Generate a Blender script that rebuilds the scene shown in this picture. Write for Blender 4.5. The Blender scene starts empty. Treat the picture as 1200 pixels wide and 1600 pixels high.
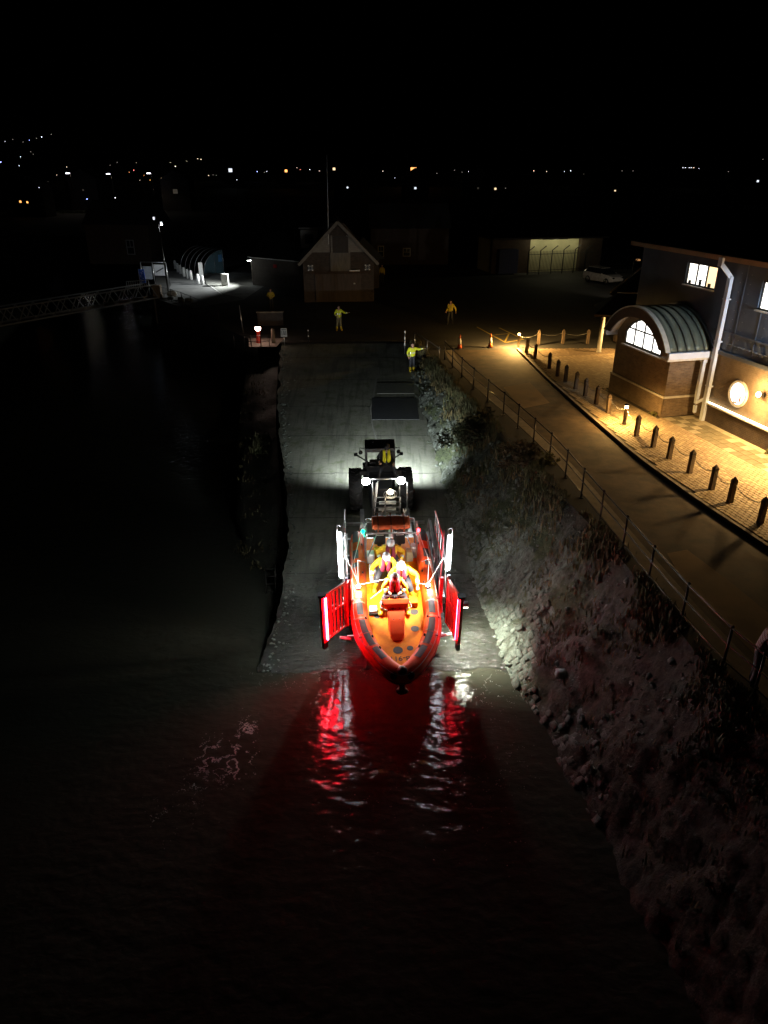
import bpy, bmesh, math, random
from mathutils import Vector, Matrix, noise
random.seed(7)
S = bpy.context.scene
COL = S.collection
R = math.radians

# ------------------------------------------------------------------ camera, night sky, exposure
cam = bpy.data.cameras.new('camera')
cam.sensor_fit = 'VERTICAL'; cam.sensor_height = 24.0; cam.sensor_width = 24.0
cam.lens = 24.0 * 1110 / 1600
cam.clip_start = 0.1; cam.clip_end = 6000
co = bpy.data.objects.new('camera', cam); COL.objects.link(co)
co.location = (0, 0, 14.5); co.rotation_euler = (R(90 - 25.7), 0, 0)
S.camera = co
W = bpy.data.worlds.new('World'); S.world = W; W.use_nodes = True
wn = W.node_tree; wn.nodes.clear()
wo = wn.nodes.new('ShaderNodeOutputWorld'); wb = wn.nodes.new('ShaderNodeBackground')
sk = wn.nodes.new('ShaderNodeTexSky'); sk.sky_type = 'NISHITA'; sk.sun_disc = False
sk.sun_elevation = R(-9); sk.sun_rotation = R(200)
wb.inputs[1].default_value = 0.0004
wn.links.new(sk.outputs[0], wb.inputs[0]); wn.links.new(wb.outputs[0], wo.inputs[0])
ml = bpy.data.lights.new('faint_fill', 'SUN'); ml.energy = 0.0025; ml.angle = R(6); ml.color = (.9, .95, 1)  # faint fill added so that unlit things barely show
mo = bpy.data.objects.new('faint_fill', ml); COL.objects.link(mo); mo.rotation_euler = (R(38), R(-14), 0)
S.view_settings.view_transform = 'Standard'; S.view_settings.look = 'None'
S.view_settings.exposure = 0; S.view_settings.gamma = 1; S.view_settings.use_curve_mapping = False
S.render.engine = 'CYCLES'
S.cycles.use_denoising = True
S.cycles.caustics_reflective = False; S.cycles.caustics_refractive = False
S.cycles.sample_clamp_indirect = 4; S.cycles.max_bounces = 6
S.cycles.blur_glossy = 0.0

# ------------------------------------------------------------------ materials
MATS = {}
def mat(name, col, rough=.6, metal=0., col2=None, scale=4., bump=0., bscale=None, rough2=None, detail=6, coords='Object', spec=.5, coat=0., stretch=None, bdist=.02):
    if name in MATS: return MATS[name]
    m = bpy.data.materials.new(name); m.use_nodes = True
    nt = m.node_tree; p = nt.nodes['Principled BSDF']
    p.inputs['Base Color'].default_value = (*col, 1); p.inputs['Roughness'].default_value = rough
    p.inputs['Metallic'].default_value = metal; p.inputs['Specular IOR Level'].default_value = spec
    p.inputs['Coat Weight'].default_value = coat
    tc = nt.nodes.new('ShaderNodeTexCoord'); src = tc.outputs[coords]
    if stretch:
        mp = nt.nodes.new('ShaderNodeMapping'); mp.inputs['Scale'].default_value = stretch
        nt.links.new(src, mp.inputs[0]); src = mp.outputs[0]
    if col2 is None: col2 = tuple(c * .72 for c in col)
    n = nt.nodes.new('ShaderNodeTexNoise'); n.inputs['Scale'].default_value = scale; n.inputs['Detail'].default_value = detail
    n.inputs['Roughness'].default_value = .65
    nt.links.new(src, n.inputs['Vector'])
    r = nt.nodes.new('ShaderNodeValToRGB'); r.color_ramp.elements[0].position = .35; r.color_ramp.elements[1].position = .65
    r.color_ramp.elements[0].color = (*col2, 1); r.color_ramp.elements[1].color = (*col, 1)
    nt.links.new(n.outputs[0], r.inputs[0]); nt.links.new(r.outputs[0], p.inputs['Base Color'])
    if rough2 is not None:
        mr = nt.nodes.new('ShaderNodeMapRange'); mr.inputs[1].default_value = .35; mr.inputs[2].default_value = .65
        mr.inputs[3].default_value = rough; mr.inputs[4].default_value = rough2
        n3 = nt.nodes.new('ShaderNodeTexNoise'); n3.inputs['Scale'].default_value = scale * .37; n3.inputs['Detail'].default_value = 5
        nt.links.new(src, n3.inputs['Vector'])
        nt.links.new(n3.outputs[0], mr.inputs[0]); nt.links.new(mr.outputs[0], p.inputs['Roughness'])
    if bump:
        n2 = nt.nodes.new('ShaderNodeTexNoise'); n2.inputs['Scale'].default_value = bscale or scale * 4; n2.inputs['Detail'].default_value = 8
        n2.inputs['Roughness'].default_value = .7
        nt.links.new(src, n2.inputs['Vector'])
        b = nt.nodes.new('ShaderNodeBump'); b.inputs['Strength'].default_value = bump; b.inputs['Distance'].default_value = bdist
        nt.links.new(n2.outputs[0], b.inputs['Height']); nt.links.new(b.outputs[0], p.inputs['Normal'])
    MATS[name] = m
    return m
def emit(name, col, strength):
    if name in MATS: return MATS[name]
    m = bpy.data.materials.new(name); m.use_nodes = True
    p = m.node_tree.nodes['Principled BSDF']
    p.inputs['Base Color'].default_value = (*[min(1, c * .8) for c in col], 1)
    p.inputs['Emission Color'].default_value = (*col, 1); p.inputs['Emission Strength'].default_value = strength
    MATS[name] = m
    return m
def brick_mat(name, c1, c2, mortar, bw=.225, bh=.075, rough=.85):
    if name in MATS: return MATS[name]
    m = bpy.data.materials.new(name); m.use_nodes = True
    nt = m.node_tree; p = nt.nodes['Principled BSDF']; p.inputs['Roughness'].default_value = rough
    tc = nt.nodes.new('ShaderNodeTexCoord'); sp = nt.nodes.new('ShaderNodeSeparateXYZ'); nt.links.new(tc.outputs['Object'], sp.inputs[0])
    ad = nt.nodes.new('ShaderNodeMath'); nt.links.new(sp.outputs[0], ad.inputs[0]); nt.links.new(sp.outputs[1], ad.inputs[1])
    cb = nt.nodes.new('ShaderNodeCombineXYZ'); nt.links.new(ad.outputs[0], cb.inputs[0]); nt.links.new(sp.outputs[2], cb.inputs[1])
    b = nt.nodes.new('ShaderNodeTexBrick'); b.inputs['Scale'].default_value = 1; b.inputs['Brick Width'].default_value = bw
    b.inputs['Row Height'].default_value = bh; b.inputs['Mortar Size'].default_value = .012
    b.inputs['Color1'].default_value = (*c1, 1); b.inputs['Color2'].default_value = (*c2, 1); b.inputs['Mortar'].default_value = (*mortar, 1)
    nt.links.new(cb.outputs[0], b.inputs['Vector'])
    n = nt.nodes.new('ShaderNodeTexNoise'); n.inputs['Scale'].default_value = 3; n.inputs['Detail'].default_value = 8
    nt.links.new(tc.outputs['Object'], n.inputs['Vector'])
    mx = nt.nodes.new('ShaderNodeMix'); mx.data_type = 'RGBA'; mx.blend_type = 'MULTIPLY'; mx.inputs[0].default_value = .7
    nt.links.new(b.outputs[0], mx.inputs[6]); nt.links.new(n.outputs[0], mx.inputs[7])
    nt.links.new(mx.outputs[2], p.inputs['Base Color'])
    bp = nt.nodes.new('ShaderNodeBump'); bp.inputs['Strength'].default_value = .8; bp.inputs['Distance'].default_value = .02; bp.invert = True
    nt.links.new(b.outputs['Fac'], bp.inputs['Height']); nt.links.new(bp.outputs[0], p.inputs['Normal'])
    MATS[name] = m
    return m

# ------------------------------------------------------------------ mesh builder
class MB:
    def __init__(s): s.v = []; s.f = []; s.mi = []; s.sm = []; s.cur = 0; s.M = None
    def add(s, vs, fs, smooth=False, M=None):
        o = len(s.v)
        for p in vs:
            p = Vector(p)
            if M is not None: p = M @ p
            if s.M is not None: p = s.M @ p
            s.v.append(p)
        for f in fs: s.f.append([i + o for i in f]); s.mi.append(s.cur); s.sm.append(smooth)
        return s
    def box(s, c, d, M=None, taper=1.):
        x, y, z = d[0] / 2, d[1] / 2, d[2] / 2
        vs = [Vector(c) + Vector((sx * x * (taper if sz > 0 else 1), sy * y * (taper if sz > 0 else 1), sz * z)) for sz in (-1, 1) for sy in (-1, 1) for sx in (-1, 1)]
        return s.add(vs, [(0, 2, 3, 1), (4, 5, 7, 6), (0, 1, 5, 4), (2, 6, 7, 3), (0, 4, 6, 2), (1, 3, 7, 5)], M=M)
    def b2(s, lo, hi): return s.box([(a + b) / 2 for a, b in zip(lo, hi)], [b - a for a, b in zip(lo, hi)])
    def bar(s, p, q, w, h, up=(0, 0, 1)):
        p = Vector(p); q = Vector(q); d = (q - p); L = d.length; d.normalize()
        u = Vector(up)
        if abs(d.dot(u)) > .98: u = Vector((0, 1, 0))
        x = d.cross(u).normalized(); z = x.cross(d).normalized()
        vs = []
        for t in (0, L):
            for sz in (-1, 1):
                for sx in (-1, 1): vs.append(p + d * t + x * sx * w / 2 + z * sz * h / 2)
        return s.add(vs, [(0, 1, 3, 2), (4, 6, 7, 5), (0, 4, 5, 1), (2, 3, 7, 6), (0, 2, 6, 4), (1, 5, 7, 3)])
    def tube(s, pts, r, n=8, cap=True, closed=False):
        pts = [Vector(p) for p in pts]; k = len(pts)
        rs = r if isinstance(r, (list, tuple)) else [r] * k
        vs = []; fs = []; pu = None
        for i, p in enumerate(pts):
            if closed: d = (pts[(i + 1) % k] - pts[i - 1])
            else: d = pts[min(i + 1, k - 1)] - pts[max(i - 1, 0)]
            d.normalize()
            if pu is None:
                pu = Vector((0, 0, 1)) if abs(d.z) < .9 else Vector((1, 0, 0))
            x = d.cross(pu)
            if x.length < 1e-5: x = d.cross(Vector((0, 1, .1)))
            x.normalize(); u = x.cross(d).normalized(); pu = u
            for j in range(n):
                a = 2 * math.pi * j / n
                vs.append(p + (x * math.cos(a) + u * math.sin(a)) * rs[i])
        m = k if closed else k - 1
        for i in range(m):
            for j in range(n):
                a = i * n + j; b = i * n + (j + 1) % n; i2 = ((i + 1) % k) * n
                fs.append((a, b, i2 + (j + 1) % n, i2 + j))
        s.add(vs, fs, True)
        if cap and not closed:
            o = len(s.v) - k * n
            s.f.append([o + j for j in range(n)][::-1]); s.mi.append(s.cur); s.sm.append(False)
            s.f.append([o + (k - 1) * n + j for j in range(n)]); s.mi.append(s.cur); s.sm.append(False)
        return s
    def ell(s, c, r, n=12, m=8, M=None):
        c = Vector(c); vs = [c + Vector((0, 0, -r[2]))]; fs = []
        for i in range(1, m):
            t = -math.pi / 2 + math.pi * i / m
            for j in range(n):
                a = 2 * math.pi * j / n
                vs.append(c + Vector((r[0] * math.cos(t) * math.cos(a), r[1] * math.cos(t) * math.sin(a), r[2] * math.sin(t))))
        vs.append(c + Vector((0, 0, r[2])))
        for j in range(n): fs.append((0, 1 + (j + 1) % n, 1 + j)); fs.append((len(vs) - 1, 1 + (m - 2) * n + j, 1 + (m - 2) * n + (j + 1) % n))
        for i in range(m - 2):
            for j in range(n):
                a = 1 + i * n
                fs.append((a + j, a + (j + 1) % n, a + n + (j + 1) % n, a + n + j))
        return s.add(vs, fs, True, M)
    def lathe(s, prof, n=16, M=None, smooth=True):
        vs = []; fs = []
        for r, z in prof:
            for j in range(n):
                a = 2 * math.pi * j / n; vs.append((r * math.cos(a), r * math.sin(a), z))
        k = len(prof)
        for i in range(k - 1):
            for j in range(n): fs.append((i * n + j, i * n + (j + 1) % n, (i + 1) * n + (j + 1) % n, (i + 1) * n + j))
        fs.append(list(range(n))[::-1]); fs.append([(k - 1) * n + j for j in range(n)])
        s.add(vs, fs, False, M)
        if smooth:
            for i in range(len(fs) - 2): s.sm[-1 - 2 - i] = True
        return s
    def prism(s, poly, depth, M=None):           # poly in xz, extruded along y from 0 to depth
        n = len(poly); vs = [(x, 0, z) for x, z in poly] + [(x, depth, z) for x, z in poly]
        fs = [list(range(n)), list(range(2 * n - 1, n - 1, -1))]
        for i in range(n): fs.append((i, i + n, (i + 1) % n + n, (i + 1) % n))
        return s.add(vs, fs, M=M)
    def mesh(s, name, mats):
        me = bpy.data.meshes.new(name); me.from_pydata(s.v, [], s.f)
        for m in (mats if isinstance(mats, (list, tuple)) else [mats]): me.materials.append(m)
        me.polygons.foreach_set('material_index', s.mi); me.polygons.foreach_set('use_smooth', s.sm)
        me.update(); return me
    def build(s, name, mats, parent=None, bevel=0, recalc=True):
        me = s.mesh(name, mats)
        if recalc:
            bm = bmesh.new(); bm.from_mesh(me); bmesh.ops.recalc_face_normals(bm, faces=bm.faces); bm.to_mesh(me); bm.free()
        return link(name, me, parent, bevel)
def link(name, me, parent=None, bevel=0):
    o = bpy.data.objects.new(name, me); COL.objects.link(o)
    if parent is not None: o.parent = parent
    if bevel:
        b = o.modifiers.new('bevel', 'BEVEL'); b.width = bevel; b.segments = 2; b.limit_method = 'ANGLE'
    return o
def tag(o, label, cat, group=None):
    o['label'] = label; o['category'] = cat
    if group: o['group'] = group
    return o
def thing(name, label, cat, loc=(0, 0, 0), rz=0, group=None, M=None):
    o = bpy.data.objects.new(name, None); COL.objects.link(o); o.empty_display_size = .2
    if M is not None: o.matrix_basis = M
    else: o.location = loc; o.rotation_euler = (0, 0, rz)
    return tag(o, label, cat, group)
def structure(o): o['kind'] = 'structure'; return o
def stuff(o): o['kind'] = 'stuff'; return o
def kids(o): return [c for c in bpy.data.objects if c.parent == o]
def dup(o, loc=None, rz=None, label=None, parent=None, _m=None):
    c = o.copy(); COL.objects.link(c)
    if parent is not None: c.parent = parent
    if loc is not None: c.location = loc
    if rz is not None: c.rotation_euler = (0, 0, rz)
    if label: c['label'] = label
    for ch in list(o.children): dup(ch, parent=c)
    return c
def point(name, loc, power, col, r=.05, parent=None):
    l = bpy.data.lights.new(name, 'POINT'); l.energy = power; l.color = col; l.shadow_soft_size = r
    o = bpy.data.objects.new(name, l); COL.objects.link(o); o.location = loc
    if parent is not None: o.parent = parent
    return o
def spot(name, loc, target, power, col, ang=120, blend=.5, r=.06, parent=None):
    l = bpy.data.lights.new(name, 'SPOT'); l.energy = power; l.color = col; l.shadow_soft_size = r
    l.spot_size = R(ang); l.spot_blend = blend
    o = bpy.data.objects.new(name, l); COL.objects.link(o); o.location = loc
    d = Vector(target) - Vector(loc); o.rotation_euler = d.to_track_quat('-Z', 'Y').to_euler()
    if parent is not None: o.parent = parent
    return o
def lerp_tab(tab, y):
    if y <= tab[0][0]: return tab[0][1]
    for (a, x), (b, x2) in zip(tab, tab[1:]):
        if y <= b: return x + (x2 - x) * (y - a) / (b - a)
    return tab[-1][1]
def smooth_tab(tab, y): return (lerp_tab(tab, y - 1) + lerp_tab(tab, y) + lerp_tab(tab, y + 1)) / 3
def sheet(name, poly, z, m, bot=None):
    mb = MB()
    mb.add([(x, y, z) for x, y in poly], [list(range(len(poly)))])
    o = mb.build(name, m); return o
nz = lambda x, y, z=0: noise.fractal(Vector((x, y, z)), 1.0, 2.0, 5)

# common materials
def slip_mat():
    m = bpy.data.materials.new('slip_concrete'); m.use_nodes = True; nt = m.node_tree; N = nt.nodes.new; L = nt.links.new
    p = nt.nodes['Principled BSDF']; tc = N('ShaderNodeTexCoord')
    def noise_(sc, det, stretch=None, rough=.6):
        n = N('ShaderNodeTexNoise'); n.inputs['Scale'].default_value = sc; n.inputs['Detail'].default_value = det; n.inputs['Roughness'].default_value = rough
        if stretch:
            mp = N('ShaderNodeMapping'); mp.inputs['Scale'].default_value = stretch; L(tc.outputs['Object'], mp.inputs[0]); L(mp.outputs[0], n.inputs['Vector'])
        else: L(tc.outputs['Object'], n.inputs['Vector'])
        return n.outputs[0]
    def rng(src, a, b, c, d):
        r = N('ShaderNodeMapRange'); r.inputs[1].default_value = a; r.inputs[2].default_value = b; r.inputs[3].default_value = c; r.inputs[4].default_value = d; L(src, r.inputs[0]); return r.outputs[0]
    def mul(a, b, op='MULTIPLY'):
        k = N('ShaderNodeMath'); k.operation = op; L(a, k.inputs[0])
        if isinstance(b, float): k.inputs[1].default_value = b
        else: L(b, k.inputs[1])
        return k.outputs[0]
    sp = N('ShaderNodeSeparateXYZ'); L(tc.outputs['Object'], sp.inputs[0])
    big = noise_(.55, 6); fine = noise_(30, 6, None, .75); groove = noise_(2.2, 5, (1, 9, 9), .7); rip = noise_(4.6, 6, (1, 1.6, 1), .66)
    yy = mul(sp.outputs[1], mul(big, 7.0), 'ADD')
    wet = rng(yy, 25., 30., 1., 0.)
    track = noise_(1.1, 4, (3.2, .22, 1), .6); algae = noise_(1.7, 8, None, .7)
    deep = rng(yy, 21.5, 26.5, 1., 0.)                 # wetter the nearer the water
    cr = N('ShaderNodeValToRGB'); cr.color_ramp.elements[0].position = .3; cr.color_ramp.elements[1].position = .7
    cr.color_ramp.elements[0].color = (.10, .105, .085, 1); cr.color_ramp.elements[1].color = (.19, .195, .16, 1); L(mul(mul(big, .5), mul(groove, .5), 'ADD'), cr.inputs[0])
    tk = N('ShaderNodeMix'); tk.data_type = 'RGBA'; L(rng(track, .5, .62, 0., .6), tk.inputs[0]); L(cr.outputs[0], tk.inputs[6]); tk.inputs[7].default_value = (.06, .062, .052, 1)
    al = N('ShaderNodeMix'); al.data_type = 'RGBA'; L(rng(algae, .52, .66, 0., .75), al.inputs[0]); L(tk.outputs[2], al.inputs[6]); al.inputs[7].default_value = (.06, .075, .032, 1)
    dk = N('ShaderNodeMix'); dk.data_type = 'RGBA'; L(wet, dk.inputs[0]); L(al.outputs[2], dk.inputs[6]); dk.inputs[7].default_value = (.03, .031, .025, 1)
    d2 = N('ShaderNodeMix'); d2.data_type = 'RGBA'; L(deep, d2.inputs[0]); L(dk.outputs[2], d2.inputs[6]); d2.inputs[7].default_value = (.022, .023, .018, 1); L(d2.outputs[2], p.inputs['Base Color'])
    L(mul(rng(wet, 0., 1., .6, .085), mul(rng(big, .35, .65, 1.25, .85), rng(deep, 0., 1., 1., .38))), p.inputs['Roughness'])
    h = mul(mul(fine, .25), mul(groove, .55), 'ADD'); h = mul(h, rng(wet, 0., 1., 1., .35)); h = mul(h, mul(rip, mul(wet, rng(deep, 0., 1., 3.2, 1.3))), 'ADD')
    b = N('ShaderNodeBump'); b.inputs['Strength'].default_value = .85; b.inputs['Distance'].default_value = .065; L(h, b.inputs['Height']); L(b.outputs[0], p.inputs['Normal'])
    return m
M_conc = slip_mat()
M_asph = mat('asphalt', (.115, .076, .042), .85, col2=(.045, .031, .019), scale=1.4, detail=12, bump=.5, bscale=60, bdist=.015)
M_asph2 = mat('asphalt_patch', (.27, .17, .08), .88, col2=(.18, .115, .055), scale=.9, bump=.5, bscale=60, bdist=.015)
M_yard = mat('yard_tarmac', (.05, .048, .045), .85, col2=(.032, .031, .03), scale=.5, bump=.4, bscale=40)
M_kerb = mat('kerb_stone', (.3, .25, .18), .85, col2=(.2, .165, .12), scale=3, bump=.3)
M_paver = mat('paving_block', (.4, .3, .18), .8, col2=(.28, .2, .115), scale=5, bump=.3, bscale=40, coords='Generated', detail=8)
M_joint = mat('paving_joint', (.09, .07, .045), .95)
M_slab = mat('paving_slab', (.4, .34, .22), .8, col2=(.3, .25, .16), scale=4, bump=.25)
M_slab2 = mat('paving_slab_dark', (.2, .16, .09), .85, col2=(.13, .11, .06), scale=4, bump=.25)
M_timber = mat('weathered_timber', (.17, .12, .075), .85, col2=(.09, .062, .04), scale=2.5, stretch=(6, 6, .6), bump=.6)
M_chain = mat('galvanised_chain', (.3, .29, .27), .45, .8)
M_black = mat('black_rubber', (.012, .012, .013), .6, bump=.1)
M_tyre = mat('tyre_rubber', (.016, .016, .017), .7, bump=.2)
M_dark = mat('dark_paint', (.018, .02, .025), .4)
M_steel = mat('galvanised_steel', (.42, .43, .44), .38, .85, col2=(.3, .31, .32), scale=6, bump=.1)
M_rail = mat('dark_iron_rail', (.03, .026, .024), .35, .6)
M_redp = mat('red_gate_paint', (.62, .018, .02), .35, col2=(.48, .013, .016), scale=5)
M_white = mat('white_paint', (.78, .78, .77), .45, col2=(.66, .66, .65), scale=5)
M_orange = mat('orange_tube_fabric', (.85, .10, .008), .45, col2=(.66, .06, .006), scale=2.6, bump=.15, bscale=18, spec=.3)
M_deck = mat('deck_yellow_orange', (.86, .29, .006), .6, col2=(.68, .17, .004), scale=3, bump=.15, bscale=120, spec=.2)
M_consol = mat('console_orange', (.78, .10, .025), .35, col2=(.7, .085, .02), scale=3)
M_bag = mat('airbag_orange', (.6, .1, .02), .7, col2=(.45, .07, .015), scale=7, bump=.7, bscale=9)
M_patch = mat('grey_grab_patch', (.075, .075, .08), .75, bump=.3, bscale=80)
M_yel = mat('yellow_drysuit', (.88, .55, .01), .55, col2=(.66, .36, .008), scale=7, bump=1., bscale=9, bdist=.05)
M_hivis = mat('hi_vis_yellow', (.72, .84, .015), .6, col2=(.6, .6, .015), scale=6, bump=.5, bscale=12)
M_hivis2 = mat('dull_yellow_oilskin', (.62, .5, .04), .6, col2=(.45, .36, .03), scale=6, bump=.5, bscale=12)
M_refl = mat('reflective_tape', (.75, .76, .74), .3, .3)
M_skin = mat('skin', (.55, .33, .24), .5)
M_trous = mat('dark_trousers', (.02, .022, .03), .7, bump=.4, bscale=14)
M_boot_y = mat('yellow_boot', (.7, .5, .02), .45)
M_boot = mat('black_boot', (.015, .015, .016), .45)
M_helm = mat('white_helmet', (.8, .8, .8), .25)
M_helmr = mat('red_helmet', (.6, .02, .03), .25)
M_vest = mat('crimson_lifejacket', (.22, .012, .04), .6, col2=(.16, .01, .03), scale=8, bump=.4)
M_vestr = mat('red_lifejacket', (.62, .015, .03), .55, col2=(.45, .01, .02), scale=8, bump=.4)
M_hair = mat('dark_hair', (.03, .02, .014), .6)
M_eye = mat('eye_dark', (.01, .01, .01), .2)
M_rope = mat('pale_rope', (.72, .7, .64), .8)
M_stone = mat('pitched_stone', (.165, .19, .165), .75, col2=(.06, .07, .055), scale=2.2, bump=1., bscale=11, rough2=.45, bdist=.05)
def bank_mat():
    m = bpy.data.materials.new('bank_rock_earth'); m.use_nodes = True; nt = m.node_tree; N = nt.nodes.new; L = nt.links.new
    p = nt.nodes['Principled BSDF']; p.inputs['Roughness'].default_value = .8; tc = N('ShaderNodeTexCoord')
    def ramp(src, stops):
        c = N('ShaderNodeValToRGB'); e = c.color_ramp.elements
        while len(e) < len(stops): e.new(.5)
        for k, (pos, col) in zip(e, stops): k.position = pos; k.color = (*col, 1)
        L(src, c.inputs[0]); return c.outputs[0]
    def noi(vec, sc, det, rough):
        n = N('ShaderNodeTexNoise'); n.inputs['Scale'].default_value = sc; n.inputs['Detail'].default_value = det; n.inputs['Roughness'].default_value = rough; L(vec, n.inputs['Vector']); return n.outputs[0]
    r = N('ShaderNodeMapping'); r.inputs['Rotation'].default_value = (0, 0, R(-40)); L(tc.outputs['Object'], r.inputs[0])
    st = N('ShaderNodeMapping'); st.inputs['Scale'].default_value = (.9, 4.2, 2.2); L(r.outputs[0], st.inputs[0])
    strata = noi(st.outputs[0], 1.5, 9, .72); lump = noi(tc.outputs['Object'], 3.2, 9, .75); big = noi(tc.outputs['Object'], .5, 4, .6)
    rock = ramp(strata, [(.36, (.02, .022, .018)), (.47, (.085, .095, .075)), (.62, (.16, .185, .165))])
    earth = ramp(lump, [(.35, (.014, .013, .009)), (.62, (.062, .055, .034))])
    green = ramp(lump, [(.35, (.02, .028, .012)), (.65, (.075, .095, .04))])
    def mix(f, a, b):
        k = N('ShaderNodeMix'); k.data_type = 'RGBA'; L(f, k.inputs[0]); L(a, k.inputs[6]); L(b, k.inputs[7]); return k.outputs[2]
    sp = N('ShaderNodeSeparateXYZ'); L(tc.outputs['Object'], sp.inputs[0])
    def rng(src, a, b, c=0., d=1.):
        k = N('ShaderNodeMapRange'); k.inputs[1].default_value = a; k.inputs[2].default_value = b; k.inputs[3].default_value = c; k.inputs[4].default_value = d; L(src, k.inputs[0]); return k.outputs[0]
    c = mix(rng(big, .48, .56), rock, green)
    far = rng(sp.outputs[1], 14.5, 20.)                # rock up the slip; river end dark as silt and as painted light fall-off
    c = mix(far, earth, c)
    top = N('ShaderNodeMath'); top.operation = 'MULTIPLY_ADD'; top.inputs[1].default_value = 1.6; L(lump, top.inputs[0]); L(sp.outputs[2], top.inputs[2])
    c = mix(rng(top.outputs[0], 3.7, 4.5), c, earth)
    L(c, p.inputs['Base Color'])
    ad = N('ShaderNodeMath'); L(strata, ad.inputs[0]); L(lump, ad.inputs[1])
    b = N('ShaderNodeBump'); b.inputs['Strength'].default_value = 1; b.inputs['Distance'].default_value = .16; L(ad.outputs[0], b.inputs['Height']); L(b.outputs[0], p.inputs['Normal'])
    return m
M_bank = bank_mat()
M_mud = mat('mud', (.07, .07, .05), .75, col2=(.04, .042, .03), scale=1.2, bump=.7, bscale=6, rough2=.4, bdist=.06)
M_grass = mat('rough_grass', (.09, .095, .035), .8, col2=(.06, .05, .022), scale=.8)
M_grass2 = mat('dry_grass', (.16, .12, .05), .85, col2=(.07, .06, .025), scale=.9)
M_glass = mat('glass_dark', (.02, .025, .03), .08, spec=.6)
M_clad = mat('blue_grey_cladding', (.075, .09, .115), .5, col2=(.055, .066, .085), scale=1.5, bump=.15)
M_render = brick_mat('tan_brick', (.27, .19, .11), (.22, .15, .085), (.2, .155, .1))
M_brick = brick_mat('brown_brick', (.3, .2, .11), (.2, .125, .07), (.26, .2, .13))
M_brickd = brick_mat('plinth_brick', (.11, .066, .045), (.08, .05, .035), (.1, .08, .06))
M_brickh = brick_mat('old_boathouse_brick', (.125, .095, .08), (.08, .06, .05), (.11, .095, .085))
M_zinc = mat('zinc_green', (.17, .2, .165), .42, .35, col2=(.125, .15, .12), scale=1.6, bump=.15, rough2=.6)
M_roof = mat('dark_roof_tile', (.028, .026, .026), .7, bump=.3)
M_pipe = mat('pale_blue_pipe', (.62, .68, .78), .4, col2=(.55, .6, .7), scale=2)
M_fascia = mat('tan_fascia', (.42, .27, .15), .6, col2=(.34, .22, .12), scale=2)
M_fdark = mat('dark_brown_fascia', (.085, .06, .04), .6)
M_trim = mat('pale_trim', (.62, .58, .5), .5)
M_frame = mat('window_frame_dark', (.04, .04, .042), .4)
M_lit = emit('lit_window', (1, .93, .8), 2.6)
M_litc = emit('lit_window_white', (1, .97, .9), 3.2)
M_amber = emit('amber_lamp', (1, .62, .25), 26)
M_led = emit('white_light_tube', (.86, .94, 1), 155)
M_redled = emit('red_light_strip', (1, .012, .03), 260)
M_redhalo = emit('red_halo_glow', (1, .004, .012), 2.6)  # red glow standing in for the halo round the gate strip

# ------------------------------------------------------------------ setting: levels and edges
SL = .14
def slip_z(y): return SL * (y - 20)
TAB_R = [(-60, 9.0), (0, 5.9), (8, 4.95), (14.9, 4.34), (17.7, 4.04), (19.7, 3.79), (22.3, 3.43), (24.7, 3.18), (29.4, 2.61), (34.3, 2.22), (41.5, 1.72), (48.6, 1.4)]
TAB_L = [(-60, -4.6), (14, -4.3), (16.7, -4.18), (18.3, -4.12), (20.5, -3.9), (21.6, -3.75), (25.5, -3.86), (30, -4.56), (38, -5.86), (48.6, -7.0)]
TAB_T = [(-60, 12.), (0, 9.6), (11.2, 7.95), (13.5, 7.53), (16.5, 7.37), (19.5, 6.98), (21.8, 6.65), (25.2, 5.9), (29.6, 5.06), (35.5, 3.95), (43, 2.9), (48.6, 2.0)]
WATER = -.20

# ground sheet, yard level (z = 4) reaching the horizon, with the river and the slip cut out of it
pts = []
pts += [(smooth_tab(TAB_T, y), y) for y in range(-60, 49, 2)]
pts += [(-8.5, 47.9), (-12.5, 54.3), (-16.5, 61), (-20.9, 66.6), (-26, 85), (-42, 130), (-160, 165), (-420, 175), (-1500, 200), (-1500, 3000), (1500, 3000), (1500, -60)]
structure(sheet('ground', pts, 4.0, M_yard))
mb = MB()                                        # quay wall along the river edge
qp = [(-8.5, 47.9), (-12.5, 54.3), (-16.5, 61), (-20.9, 66.6), (-26, 85), (-42, 130), (-160, 165), (-420, 175)]
for (a, b) in zip(qp, qp[1:]):
    mb.add([(a[0], a[1], -4), (b[0], b[1], -4), (b[0], b[1], 4.01), (a[0], a[1], 4.01)], [(0, 1, 2, 3)])
structure(mb.build('quay_wall', M_brickd))
# hills on the far side
mb = MB(); xs = [-1500 + i * 60 for i in range(51)]; ys = [330 + i * 70 for i in range(30)]
def hill(x, y):
    h = 5 + 3 * max(0, nz(x * .004, y * .004)) * 6
    h += 62 * math.exp(-((x + 520) / 300) ** 2 - ((y - 900) / 380) ** 2)
    h += 20 * math.exp(-((x - 700) / 300) ** 2 - ((y - 1200) / 380) ** 2)
    e = min(1, (y - 330) / 200)
    return 3 + (h - 1) * e
mb.add([(x, y, hill(x, y)) for y in ys for x in xs], [(j * 51 + i, j * 51 + i + 1, (j + 1) * 51 + i + 1, (j + 1) * 51 + i) for j in range(29) for i in range(50)], True)
structure(mb.build('hills', M_grass))

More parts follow.
